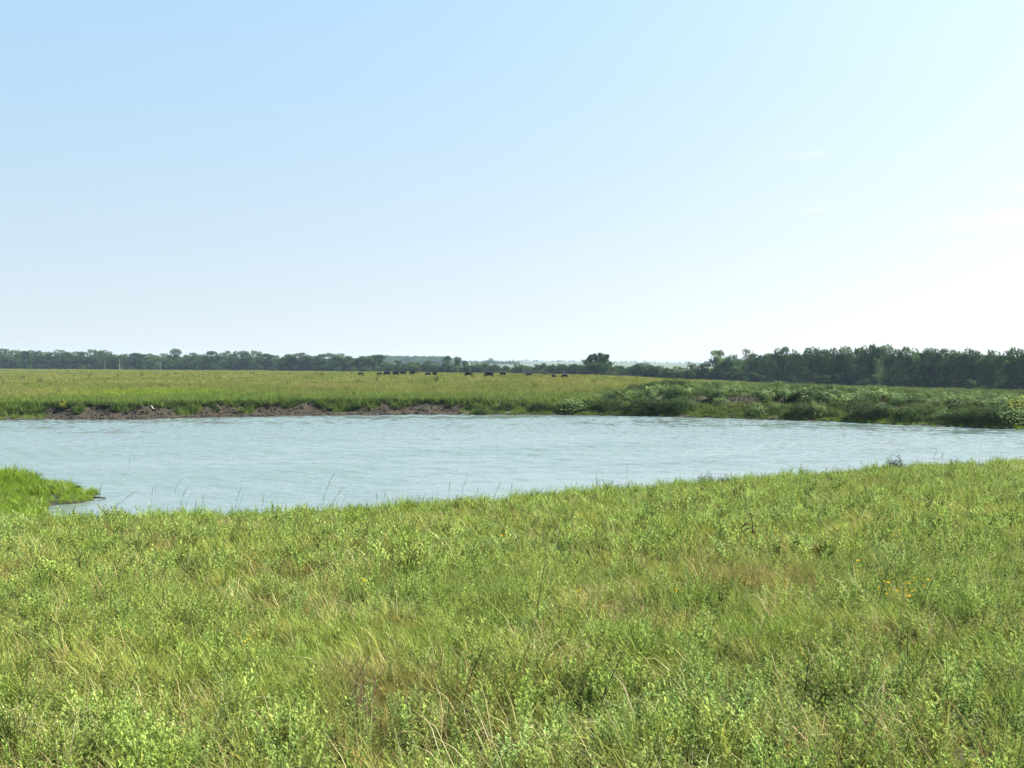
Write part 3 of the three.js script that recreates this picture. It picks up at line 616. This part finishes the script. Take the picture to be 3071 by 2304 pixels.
{ // three trees that stand out on the far hill
  for (const [x3, D, ytop, w, label] of [[1473, 1950, 1073, 16, 'hazy tall tree sticking up from the far blue wood'], [2122, 1500, 1082, 20, 'hazy blue round tree far behind the left end of the right wood'], [1748, 2500, 1078, 9, 'faint tiny tree on the pale hill left of the spiky lone tree'], [1685, 2500, 1080, 6, 'faint tiniest tree on the pale hill, farther left of the lone tree']]) {
    const p = put(x3, D), h = EYE - (ytop / 3 - HORIZON) * D / F - p.y, o = thing('tree', p, label, 'tree', 'trees on the far hill');
    part('crown', SHAPES.round[1][0], toneMat.mid, o); part('trunk', SHAPES.round[1][1], WOOD, o); o.scale.set(w / 3 * D / F / 0.9, h, w / 3 * D / F / 0.9);
  }
}

// ---------------------------------------------------------------- cattle
function cowBody(pose) {
  const res = 64, half = 1.45, mc = new MarchingCubes(res, new THREE.MeshStandardMaterial(), false, false, 60000);
  // joints: [ax, ay, az, bx, by, bz, ra, rb]; the cow faces -x
  const caps = [[-0.55, 0.98, 0, 0.6, 1.0, 0, 0.37, 0.36], [-0.5, 0.88, 0, 0.45, 0.86, 0, 0.36, 0.34], [-0.62, 1.18, 0, 0.7, 1.22, 0, 0.17, 0.16], [0.55, 1.02, 0.12, 0.78, 0.95, 0.12, 0.26, 0.2], [0.55, 1.02, -0.12, 0.78, 0.95, -0.12, 0.26, 0.2], [-0.6, 0.95, 0.1, -0.62, 0.75, 0.14, 0.24, 0.16], [-0.6, 0.95, -0.1, -0.62, 0.75, -0.14, 0.24, 0.16]];
  for (const s of [-1, 1]) {
    if (pose === 'lying') { caps.push([-0.6, 0.72, 0.2 * s, -0.85, 0.5, 0.3 * s, 0.13, 0.07], [-0.85, 0.5, 0.3 * s, -0.55, 0.46, 0.34 * s, 0.07, 0.06], [0.65, 0.8, 0.25 * s, 0.3, 0.52, 0.42 * s, 0.2, 0.09], [0.3, 0.52, 0.42 * s, 0.7, 0.46, 0.45 * s, 0.08, 0.06]); continue; }
    caps.push([-0.6, 0.75, 0.15 * s, -0.6 + 0.04 * s, 0.42, 0.16 * s, 0.14, 0.075], [-0.6 + 0.04 * s, 0.42, 0.16 * s, -0.58 + 0.06 * s, 0.07, 0.16 * s, 0.068, 0.06]);
    caps.push([0.72, 0.88, 0.17 * s, 0.62 + 0.05 * s, 0.62, 0.19 * s, 0.19, 0.11], [0.62 + 0.05 * s, 0.62, 0.19 * s, 0.8 + 0.05 * s, 0.42, 0.18 * s, 0.1, 0.072], [0.8 + 0.05 * s, 0.42, 0.18 * s, 0.74 + 0.05 * s, 0.07, 0.18 * s, 0.065, 0.06]);
  }
  const hd = pose === 'grazing' ? [-1.02, 0.62, 0.02, -1.12, 0.2, 0.05] : [-1.05, 1.34, 0, -1.33, 1.12, 0];
  caps.push([-0.6, 1.05, 0, hd[0], hd[1], hd[2], 0.26, 0.15], [hd[0], hd[1], hd[2], hd[3], hd[4], hd[5], 0.14, 0.085]);
  const e = pose === 'grazing' ? 0.1 : -0.03;
  for (const s of [-1, 1]) caps.push([hd[0] + e * 0.6, hd[1] + 0.06, hd[2] + 0.09 * s, hd[0] + e * 1.5 + 0.03, hd[1] + 0.06, hd[2] + 0.27 * s, 0.045, 0.03]);
  caps.push([0.88, 1.2, 0, 0.96, 0.95, 0, 0.04, 0.03], [0.96, 0.95, 0, 0.93, 0.5, 0, 0.03, 0.03], [0.93, 0.5, 0, 0.93, 0.36, 0, 0.045, 0.04]);
  const k = 0.06, low = pose === 'lying' ? -0.42 : 0;
  for (let iz = 0; iz < res; iz++) for (let iy = 0; iy < res; iy++) for (let ix = 0; ix < res; ix++) {
    const x = ((ix - res / 2) / (res / 2)) * half, y = ((iy - res / 2) / (res / 2)) * half + 0.8, z = ((iz - res / 2) / (res / 2)) * half;
    let f = 10;
    if (Math.abs(z) < 0.75) for (const [ax, ay, az, bx, by, bz, ra, rb] of caps) {
      const ex = bx - ax, ey = by - ay, ez = bz - az, t = clamp(((x - ax) * ex + (y - ay) * ey + (z - az) * ez) / (ex * ex + ey * ey + ez * ez), 0, 1);
      const d = Math.hypot(x - ax - ex * t, y - ay - ey * t, z - az - ez * t) - lerp(ra, rb, t), h = clamp(0.5 + 0.5 * (f - d) / k, 0, 1);
      f = lerp(f, d, h) - k * h * (1 - h);
    }
    mc.field[iz * res * res + iy * res + ix] = -f;
  }
  mc.isolation = 0; mc.update();
  const n = mc.count, g = new THREE.BufferGeometry(), P = mc.positionArray.slice(0, n * 3);
  for (let i = 0; i < n; i++) { P[i * 3] *= half; P[i * 3 + 1] = P[i * 3 + 1] * half + 0.8 + low; P[i * 3 + 2] *= half; }
  g.setAttribute('position', new THREE.Float32BufferAttribute(P, 3));
  const m = mergeVertices(g, 0.002); m.computeVertexNormals();
  return m;
}
{
  const hide = new THREE.MeshPhysicalMaterial({ name: 'black hide', color: new THREE.Color(0.008, 0.008, 0.01), roughness: 0.8, specularIntensity: 0.25 });
  const bodies = { grazing: cowBody('grazing'), standing: cowBody('standing'), lying: cowBody('lying') };
  const herd = [
    // column, row of the belly, apparent length, pose, turn in degrees (0: head to the left), label
    [1082, 1124, 14, 'grazing', 40, 'black cow grazing farthest left, apart from the herd'],
    [1138, 1124, 15, 'grazing', 25, 'small black cow grazing at the left end of the main herd, head down left'],
    [1161, 1124, 24, 'grazing', 0, 'black cow second from the left in the main herd, head down left'],
    [1188, 1124, 24, 'grazing', -8, 'left one of two black cows that overlap in one long dark shape'],
    [1209, 1122.5, 22, 'standing', 8, 'right one of two black cows that overlap in one long dark shape'],
    [1238, 1122.5, 20, 'standing', 172, 'black cow just right of the two overlapping cows'],
    [1284, 1125, 19, 'grazing', 12, 'left cow of the close pair of black cows near the middle, grazing'],
    [1304, 1125, 14, 'standing', 130, 'right cow of the close pair of black cows near the middle'],
    [1406, 1126, 27, 'grazing', 0, 'black cow grazing head down between the close pair and the largest cow'],
    [1467, 1127.5, 31, 'grazing', -5, 'largest looking black cow, grazing broadside in the middle of the pasture'],
    [1509, 1125, 20, 'standing', 20, 'black cow with raised head just right of the largest looking cow'],
    [1586, 1127, 20, 'standing', 180, 'black cow standing just behind the wooden rail panel'],
    [1637, 1124, 16, 'grazing', 15, 'small black cow grazing farthest back, right of the rail panel'],
    [1662, 1132, 12, 'grazing', 235, 'black cow seen from behind with head down, nearest the viewer'],
    [1694, 1131, 17, 'grazing', 8, 'black cow grazing farthest right in the open, left of the lone tree'],
    [1896, 1133, 13, 'lying', 0, 'black cow lying in shade below the tree line left of the mound'],
  ];
  for (const [x3, y3, len, pose, turn, label] of herd) {
    const seen = 2.3 * Math.max(0.6, Math.abs(Math.cos(rad(turn)))), col = (x3 / 3 - 512) / F;
    let dd = 150, size = 0.8;                         // the distance at which the belly, above the grass, comes to the row seen
    for (; dd < 320; dd += 1) { size = clamp(len / 3 * dd / F / seen, 0.6, 0.95); if (HORIZON + F * (EYE - height(col * dd, -dd) - 0.45 * size) / dd <= y3 / 3) break; }
    if (pose === 'lying') { dd = 325; size = 1; }
    const x = col * dd, y = height(x, -dd), cow = solo('cow', bodies[pose], hide, V(x, y, -dd), label, 'cow', 'black cattle grazing beyond the pond', rad(turn)); cow.scale.setScalar(size);
  }
}

// ---------------------------------------------------------------- far fence, rail panel, poles and white building
const tube = (pts, r0, r1, c, sides = 6) => { const b = new MB(); b.stem(pts, r0, r1, c, sides); return b.geo(); };
{
  const grey = [0.2, 0.17, 0.14], p = put(1592, 215), o = thing('rail_panel', p, 'weathered wooden rail panel standing in the pasture below the middle cows', 'fence');
  const post = new MB(); post.box(0, 0.7, 0, 0.14, 1.5, 0.14, grey);
  const pg = post.geo(); for (const x of [-1.7, 0, 1.7]) part('post', pg, PLAIN, o).position.x = x;
  const rail = new MB(); rail.box(0, 0, 0.1, 3.6, 0.13, 0.05, grey); const rg = rail.geo();
  for (const y of [0.55, 0.9, 1.28]) { const r = part('rail', rg, PLAIN, o); r.position.y = y; r.rotation.z = 0.01; }
  // thin posts of a wire fence across the pasture
  const f = thing('wire_fence', put(1500, 205), 'thin fence posts joined by wire across the middle of the pasture', 'fence');
  const posts = [1452, 1504, 1538, 1640, 1690, 1732, 1778, 1840, 1890].map((x, i) => put(x, 208 + (i % 3)).sub(f.position));
  for (const q of posts) part('post', tube([q.clone().setY(q.y - 0.2), q.clone().setY(q.y + 1.25)], 0.05, 0.045, grey, 6), PLAIN, f);
  for (const h of [0.6, 1.1]) part('wire', tube(posts.map((q) => q.clone().setY(q.y + h)), 0.008, 0.008, [0.25, 0.25, 0.25], 4), PLAIN, f);
  for (const [x3, ytop, ybase, r, label] of [[315, 1080, 1107, 0.09, 'short pale bare pole before the left wood, leftmost of three'], [359, 1072, 1108, 0.12, 'tallest pale bare pole before the left wood, middle of three'], [481, 1082, 1108, 0.09, 'pale bare pole before the left wood, rightmost of three']]) {
    const D = woodDepth(x3 / 3) - 9, q = put(x3, D), h = (ybase - ytop) / 3 * D / F; const pole = thing('utility_pole', q, label, 'pole', 'pale poles before the left wood');
    part('shaft', tube([V(0, -0.5, 0), V(0, h, 0)], r, r * 0.75, [0.27, 0.26, 0.24], 8), PLAIN, pole);
    const arm = new MB(); arm.box(0, h - 0.35, 0.14, 0.9, 0.08, 0.08, [0.22, 0.2, 0.18]); part('crossarm', arm.geo(), PLAIN, pole);
  }
  const bp = put(1557, 640); bp.y = EYE - (1104 / 3 - HORIZON) * 640 / F;
  const w = 2.6, hh = 1.4, b = thing('white_building', V(bp.x, bp.y, bp.z), 'small white building showing between the low middle trees', 'building');
  const wall = new MB(); wall.box(0, hh / 2 - 1.5, 0, w, hh + 3, 3.4, [0.8, 0.8, 0.8]); part('wall', wall.geo(), PLAIN, b);
  const roof = new MB(); const e = [0.85, 0.86, 0.88]; const A = [[-w / 2 - 0.2, hh, 1.9], [w / 2 + 0.2, hh, 1.9], [w / 2 + 0.2, hh + 0.8, 0], [-w / 2 - 0.2, hh + 0.8, 0], [-w / 2 - 0.2, hh, -1.9], [w / 2 + 0.2, hh, -1.9]].map((q) => roof.v(...q, e));
  roof.tri(A[0], A[1], A[2]); roof.tri(A[0], A[2], A[3]); roof.tri(A[3], A[2], A[5]); roof.tri(A[3], A[5], A[4]); roof.tri(A[0], A[3], A[4]); roof.tri(A[1], A[5], A[2]); part('roof', roof.geo(), PLAIN, b);
}

// ---------------------------------------------------------------- single bushes on the mound and the far bank
{
  const forms = [0, 1, 2, 3].map((k) => broadleaf(700 + k, 1, 800, 0.17, 0.095, 0.85)), dense = [0, 1, 2].map((k) => broadleaf(720 + k, 1, 1700, 0.11, 0.06, 0.9));
  const stemMat = new THREE.MeshStandardMaterial({ name: 'weed stem', color: new THREE.Color(0.11, 0.12, 0.05), roughness: 0.9 });
  const mats = {};
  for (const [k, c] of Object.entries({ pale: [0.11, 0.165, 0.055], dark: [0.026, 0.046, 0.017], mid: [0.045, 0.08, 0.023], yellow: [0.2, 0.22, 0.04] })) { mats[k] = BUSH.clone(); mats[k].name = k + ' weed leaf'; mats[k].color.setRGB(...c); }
  const W = 'weed bushes on the mound and the far right bank';
  const list = [
    // column, row of the foot, height in metres, width factor, leaf kind, tone, label
    [1442, 1243, 0.75, 1.3, 1, 'dark', 'small dark bush leftmost on the far bank, right of the mud'],
    [1520, 1226, 0.9, 1.2, 1, 'dark', 'round dark bush between pale earth lumps on the middle far bank'],
    [1622, 1231, 0.95, 1.6, 1, 'dark', 'wide low dark bush at the waterside left of the pale leaved bush'],
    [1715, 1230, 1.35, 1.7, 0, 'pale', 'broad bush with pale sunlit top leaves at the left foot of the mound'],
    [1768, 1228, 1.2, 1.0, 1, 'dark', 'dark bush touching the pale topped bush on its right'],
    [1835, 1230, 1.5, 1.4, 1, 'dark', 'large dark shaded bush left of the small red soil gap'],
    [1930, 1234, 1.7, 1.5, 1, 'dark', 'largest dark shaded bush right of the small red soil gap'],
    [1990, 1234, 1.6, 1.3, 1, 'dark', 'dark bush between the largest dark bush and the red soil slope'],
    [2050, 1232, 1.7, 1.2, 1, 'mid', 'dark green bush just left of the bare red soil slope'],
    [2275, 1248, 1.2, 1.15, 0, 'pale', 'round bush of long pale leaves in front of the red soil slope'],
    [2330, 1232, 0.75, 1.2, 0, 'pale', 'small pale leaved plant right of the round pale bush'],
    [2160, 1214, 0.9, 1.3, 0, 'pale', 'pale leafy bush on top edge of the red soil slope'],
    [2410, 1250, 1.4, 1.4, 1, 'dark', 'dark leafy bush right of the second soil patch'],
    [2450, 1248, 1.3, 1.1, 0, 'pale', 'bush with pale spotted leaves right of the second soil patch'],
    [2610, 1252, 1.5, 1.4, 1, 'dark', 'dark round bush near the start of the bright waterside grass'],
    [2655, 1250, 1.3, 1.0, 0, 'mid', 'broad leaved bush leaning on the dark round bush from the right'],
    [2740, 1256, 1.3, 1.5, 1, 'mid', 'low green bush above the bright waterside grass'],
    [2830, 1262, 1.0, 1.2, 0, 'pale', 'pale leaved bush beside the small earth gap on the right bank'],
    [2890, 1262, 1.3, 1.3, 1, 'mid', 'green bush right of the small earth gap on the right bank'],
    [2960, 1268, 1.6, 1.3, 1, 'dark', 'dark bush left of the yellow green bush at right picture edge'],
    [3030, 1270, 1.5, 1.3, 0, 'pale', 'pale leaved bush low at the right picture edge'],
    [3060, 1236, 1.3, 1.3, 0, 'yellow', 'yellow green bush at the right picture edge'],
    [2145, 1158, 1.1, 1.8, 0, 'pale', 'tall pale plant standing on the mound crest against the dark wood'],
    [2215, 1156, 0.55, 1.3, 1, 'mid', 'small round bush on the mound crest right of the tall pale plant'],
    [2030, 1160, 0.9, 1.9, 1, 'dark', 'dark bush on the mound crest right of the red soil cap'],
    [1880, 1168, 0.8, 1.5, 1, 'dark', 'dark bush on the left shoulder of the mound below the soil cap'],
    [1830, 1180, 0.7, 1.6, 1, 'dark', 'low dark bush at the left end of the mound crest'],
    [2500, 1196, 0.9, 1.4, 1, 'dark', 'dark bush halfway up the mound below its middle'],
    [2740, 1205, 0.9, 1.4, 1, 'dark', 'dark bush high on the mound below the small white stump'],
    [2890, 1216, 0.8, 1.3, 1, 'dark', 'dark bush high on the mound near its right end'],
    [190, 1222, 0.55, 1.3, 0, 'yellow', 'light green plant in the dark overhang at the left end of the mud bank'],
  ];
  list.forEach(([x3, y3, h, wf, dn, tone, label], i) => {
    const p = hit(x3, y3, 50), o = thing('weed_bush', p, label, 'bush', W, i * 1.7), [lg, sg] = dn ? dense[i % 3] : forms[i % 4];
    part('foliage', lg, mats[tone], o); part('stem', sg, stemMat, o); o.scale.set(h * wf * 0.75, h * 0.82, h * wf * 0.75);
  });
  // small leafy plants on the near bank against the water
  for (const [x3, y3, h, dn, tone, label] of [[2690, 1395, 0.5, 0, 'dark', 'dark broad leaved plant on the near bank against the right water'], [2868, 1398, 0.28, 0, 'dark', 'small dark broad leaved plant right of the reed clump on near bank'], [2174, 1428, 0.34, 1, 'dark', 'small round dark bush on the near bank against the water'], [2120, 1432, 0.42, 1, 'mid', 'feathery green bush left of the small round dark bush']]) {
    const p = put(x3, nearShore(x3 / 3) - 1.6), o = thing('bank_plant', p, label, 'plant', null), [lg, sg] = dn ? dense[1] : forms[1];
    p.y += 0; part('foliage', lg, mats[tone], o); part('stem', sg, stemMat, o); o.scale.setScalar(h); o.scale.y *= 1.35;
  }
}

// ---------------------------------------------------------------- stalks, flowers, driftwood
{
  const R = rng(81), dryMat = PLAIN;
  const stalk = (p, h, lean, az, r, c, seed, label, group, name = 'grass_stalk') => {
    const o = thing(name, p, label, 'stalk', group), ca = Math.cos(az), sa = Math.sin(az), at = (t) => V(ca * lean * t * t * h, h * t, sa * lean * t * t * h);
    part('stem', tube([V(0, -0.05, 0), at(0.3), at(0.6), at(0.85), at(1)], r, r * 0.45, c, 4), dryMat, o);
    if (seed) { const b = new MB(); for (let k = 0; k < 14; k++) { const q = at(0.74 + 0.26 * k / 13); b.blade(q.x, q.y, q.z, az + (R() - 0.5) * 5, 0.35 + R() * 0.7, 0.07 * (1.2 - 0.5 * k / 13), 0.012, 0.4, [c[0] * (1 + R()), c[1] * (1 + R()), c[2]], 2, R()); } part('seed_head', b.geo(), STRAW, o).userData.kind = 'stuff'; }
    for (let k = 0; k < 3; k++) { const lf = new MB(), q = at(0.2 + 0.2 * k); lf.blade(q.x, q.y, q.z, az + (R() - 0.5) * 4, 0.4, 0.2 * h, 0.01, 0.9, [0.1, 0.15, 0.04], 3); part('leaf', lf.geo(), GRASS, o); }
    return o;
  };
  const edge = [[289, 1.15, 0.1, 1, 'dark upright stalk before the narrow inlet beside the green spit'], [318, 0.95, 0.9, 1, 'stalk leaning far right over the inlet mouth'], [450, 1.05, -0.05, 1, 'tall thin stalk on the left near bank against the water'], [530, 1.0, 0.25, 1, 'right leaning stalk on the left near bank, right of the tall thin one'], [545, 0.85, -0.3, 0, 'left leaning stalk crossing the right leaning stalk on the left near bank'], [602, 0.75, 0.05, 1, 'short feathery stalk on the near bank left of the leaning pair'], [700, 0.95, 0.2, 1, 'first of two parallel stalks left of the middle near bank'], [708, 0.8, 0.25, 0, 'second of two parallel stalks left of the middle near bank'], [781, 0.75, 0.1, 1, 'short stalk on the near bank right of the parallel stalks'], [962, 1.25, 0.3, 1, 'tallest branching stalk on the middle near bank'], [985, 0.85, 0.5, 1, 'lower stalk leaning right beside the tallest branching stalk'], [1018, 0.8, 0.3, 0, 'thin stalk right of the tallest branching stalk'], [1128, 0.65, 0, 1, 'dark upright stalk on the middle near bank with thick head'], [1148, 0.7, 0.1, 1, 'knobbed stalk right of the dark upright stalk on the middle bank'], [1345, 0.85, 0.05, 1, 'straight stalk alone on the near bank right of the middle'], [1380, 0.95, 0.2, 1, 'taller stalk right of the lone straight stalk'], [1428, 0.65, 0.1, 1, 'bushy headed stalk on the near bank right of the middle'], [1480, 0.75, 0.3, 1, 'right leaning stalk just before the rightward rise of the bank'], [1515, 0.65, 0.45, 0, 'left of two stalks at the foot of the bank rise'], [1530, 0.7, 0.1, 1, 'right of two stalks at the foot of the bank rise'], [2371, 0.6, 0.05, 1, 'dark tufted stalk on the right near bank'], [2504, 0.65, 0.1, 1, 'stalk on the right near bank left of the feathery grass'], [2800, 0.85, 0.2, 1, 'tallest reed of the clump on the right near bank'], [2812, 0.75, 0.4, 1, 'leaning reed of the clump on the right near bank'], [2830, 0.7, 0, 1, 'right reed of the clump on the right near bank'], [2984, 0.55, 0.3, 1, 'short stalk on the near bank near the right picture edge']];
  for (const [x3, h, lean, seed, label] of edge) stalk(put(x3, nearShore(x3 / 3) - 1.5), h, lean, lean < 0 ? Math.PI : 0, 0.0042, [0.13, 0.14, 0.07], seed, label, 'stalks on the near bank against the water');
  // stalks that rise from the water
  for (const [x3, y3, h, lean, label] of [[385, 1412, 0.75, 0.1, 'thin stalk rising from open water beyond the green spit'], [1492, 1359, 0.7, 0.1, 'thin stalk rising from open water in the middle of the pond'], [1880, 1421, 0.55, 0.1, 'dark stalk rising from the water near the right bank'], [523, 1477, 0.5, 0.5, 'dark bent stalk rising from the water near the left bank'], [463, 1474, 0.3, 0.3, 'short dark stub in the water left of the bent stalk']]) {
    const D = EYE * F / (y3 / 3 - HORIZON); stalk(V((x3 / 3 - 512) / F * D, -0.02, -D), h, lean, 0, 0.006, [0.1, 0.1, 0.07], 0, label, 'stalks standing in the pond');
  }
  // dark stalks in the near meadow
  for (const [x3, y3, h, lean, label] of [[1610, 1915, 0.78, 0.12, 'tall straight dark stalk in the middle of the meadow'], [1380, 2205, 0.6, 0.28, 'dark stalk leaning right low in the middle foreground'], [1050, 2155, 0.45, 0.3, 'dark stalk left of the reddish spindly weed'], [1790, 2235, 0.55, 0.3, 'dark stalk leaning right at the bottom, right of the middle'], [2640, 1850, 0.8, 0.35, 'long dark stalk leaning right in the right meadow'], [2730, 2100, 0.5, 0.0, 'dark upright stalk in the lower right meadow'], [2765, 1900, 0.55, 0.28, 'dark stalk leaning right beside the yellow leaved weeds'], [2945, 1970, 0.4, 0.15, 'forked dry stalk near the right picture edge'], [540, 1705, 0.6, 0.4, 'dark stalk leaning right in the left meadow'], [2610, 1655, 0.55, 0.35, 'dark stalk leaning right in the far right meadow'], [2420, 2150, 0.5, 0.1, 'thin dark stalk in the lower right meadow, left of the upright one'], [36, 1950, 0.35, 0.25, 'dark stalk at the left picture edge']]) {
    stalk(hit(x3, y3), h, lean, 0, 0.005, [0.04, 0.045, 0.02], 0, label, 'dark stalks in the near meadow', 'dark_stalk');
  }
  { // weed with brown leaves
    const p = hit(2258, 1665), o = thing('brown_weed', p, 'withered weed with dark brown curled leaves standing alone in the right meadow', 'weed');
    part('stem', tube([V(0.01, -0.05, 0), V(0, 0.3, 0), V(0.01, 0.55, 0.01), V(-0.02, 0.78, 0)], 0.012, 0.006, [0.05, 0.035, 0.02], 5), PLAIN, o);
    o.scale.set(1, 0.84, 1);
    for (const [y, az, l, rise] of [[0.75, 3.0, 0.22, 0.5], [0.72, 0.3, 0.08, 0.7], [0.68, 3.4, 0.17, 0.1], [0.58, 2.9, 0.26, -0.15], [0.55, 0.2, 0.18, -0.2], [0.5, 3.3, 0.24, -0.35], [0.46, 0.5, 0.16, -0.6], [0.4, 5.6, 0.2, -0.5], [0.5, 1.4, 0.18, -0.3]]) { const b = new MB(); b.leaf(0, y, 0, az, rise, l * 0.8, l * 0.26, [0.11, 0.075, 0.03], 0.3, 0.6); b.leaf(0, y - 0.01, 0, az + 0.15, rise - 0.1, l * 0.55, l * 0.2, [0.08, 0.055, 0.025], -0.4, 0.6); part('leaf', b.geo(), HERB, o); }
  }
  { // reddish spindly weed
    const p = hit(1085, 2185), o = thing('red_weed', p, 'reddish brown dead weed with many thin upright twigs in the lower left meadow', 'weed');
    const b = new MB(); for (let k = 0; k < 20; k++) { const a = R() * 6.28, r = 0.09 * R(), l = 0.25 + 0.3 * R(); b.stem([V(r * Math.cos(a), 0, r * Math.sin(a)), V(r * 1.4 * Math.cos(a), l * 0.6, r * 1.4 * Math.sin(a)), V(r * 1.5 * Math.cos(a) + 0.02 * (R() - 0.5), l, r * 1.5 * Math.sin(a))], 0.003, 0.0012, [0.12 + 0.07 * R(), 0.085, 0.06], 3); }
    part('twig_bundle', b.geo(), PLAIN, o);
  }
  // yellow flowers and yellowed weeds
  for (const [x3, y3, n, label] of [[725, 2078, 2, 'single yellow flower in the lower left meadow'], [1728, 1897, 2, 'yellow flower right of the tall straight dark stalk'], [1510, 1672, 3, 'small yellow flowers in the middle distance of the meadow'], [2018, 1902, 2, 'yellow flower in the meadow right of the middle'], [2645, 1878, 5, 'yellow leaved weed, left one beside the rusty patch on the right'], [2708, 1885, 6, 'bright yellow weed right of the rusty patch on the right'], [2755, 1868, 4, 'smaller yellow weed by the leaning dark stalk on the right'], [2557, 1795, 4, 'yellow flowers above and left of the rusty patch'], [2340, 1680, 3, 'pale yellow flowers right of the withered brown weed'], [2690, 1682, 3, 'yellow flowers far right beyond the rusty patch'], [1085, 1852, 2, 'lone yellow flower left of the middle meadow']]) {
    const p = hit(x3, y3), s = clamp(-p.z / 9, 0.8, 1.5), o = thing('yellow_flower', p, label, 'flower', null);
    part('stem', tube([V(0, -0.05, 0), V(0.01, 0.2, 0), V(0.03, 0.42, 0)], 0.004, 0.002, [0.1, 0.15, 0.04], 4), PLAIN, o);
    for (let k = 0; k < n; k++) { const b = new MB(), x = 0.03 + (R() - 0.5) * 0.1 * (n > 2 ? 1.6 : 0.5), y = 0.42 - (k % 3) * 0.05 * (n > 2 ? 1.3 : 0.5), z = (R() - 0.5) * 0.08; for (let q = 0; q < 7; q++) b.leaf(x, y, z, q * 0.9, 0.3 + R() * 1.0, 0.024 * s, 0.013 * s, [0.62, 0.42, 0.03], (R() - 0.5) * 1.5, 0.2); part('blossom', b.geo(), HERB, o); }
  }
  // driftwood and pale sticks
  const log = (name, a, b, r, c, label, category) => { const m = solo(name, tube([V(0, 0, 0), b.clone().sub(a).multiplyScalar(0.5).add(V(0, r * 0.6, 0)), b.clone().sub(a)], r, r * 0.6, c, 7), PLAIN, a, label, category); return m; };
  const onWater = (x3, y3, y = 0.03) => { const D = (EYE - y) * F / (y3 / 3 - HORIZON); return V((x3 / 3 - 512) / F * D, y, -D); };
  log('driftwood', onWater(270, 1494), onWater(314, 1495), 0.035, [0.07, 0.055, 0.03], 'dark branch lying in the water off the tip of the spit', 'driftwood');
  log('driftwood', onWater(216, 1466, 0.2), onWater(233, 1461, 0.35), 0.04, [0.07, 0.06, 0.05], 'dark stick poking out from the far side of the spit', 'driftwood');
  log('driftwood', onWater(274, 1484), onWater(296, 1483), 0.045, [0.06, 0.06, 0.03], 'short dark snag beyond the branch off the spit tip', 'driftwood');
  const ma = hit(418, 1224, 60), mb2 = hit(462, 1228, 60); ma.y += 0.12; mb2.y += 0.1;
  log('pale_stick', ma, mb2, 0.035, [0.3, 0.26, 0.2], 'long weathered stick lying across the mud bank', 'stick');
  const mc1 = hit(452, 1224, 60), md = hit(461, 1234, 60); mc1.y += 0.2; md.y += 0.12;
  log('pale_stick', mc1, md, 0.05, [0.5, 0.44, 0.35], 'short whitish stick at the right end of the long weathered stick', 'stick');
  const me = hit(650, 1224, 60), mf = hit(660, 1230, 60); me.y += 0.3; mf.y += 0.12;
  log('pale_stick', me, mf, 0.04, [0.3, 0.27, 0.22], 'pale stub on the mud bank right of the grass tongue', 'stick');
  const st = hit(2795, 1180, 55);
  const stump = new MB(); stump.stem([V(0, -0.1, 0), V(0.01, 0.25, 0), V(0.04, 0.62, 0)], 0.13, 0.09, [0.75, 0.74, 0.7], 8); stump.stem([V(0.02, 0.45, 0), V(-0.14, 0.62, 0.02)], 0.06, 0.03, [0.75, 0.74, 0.7], 6);
  solo('white_stump', stump.geo(), PLAIN, st, 'small bleached white stump on the mound crest near its right end', 'stump');
}

renderer.render(scene, camera);
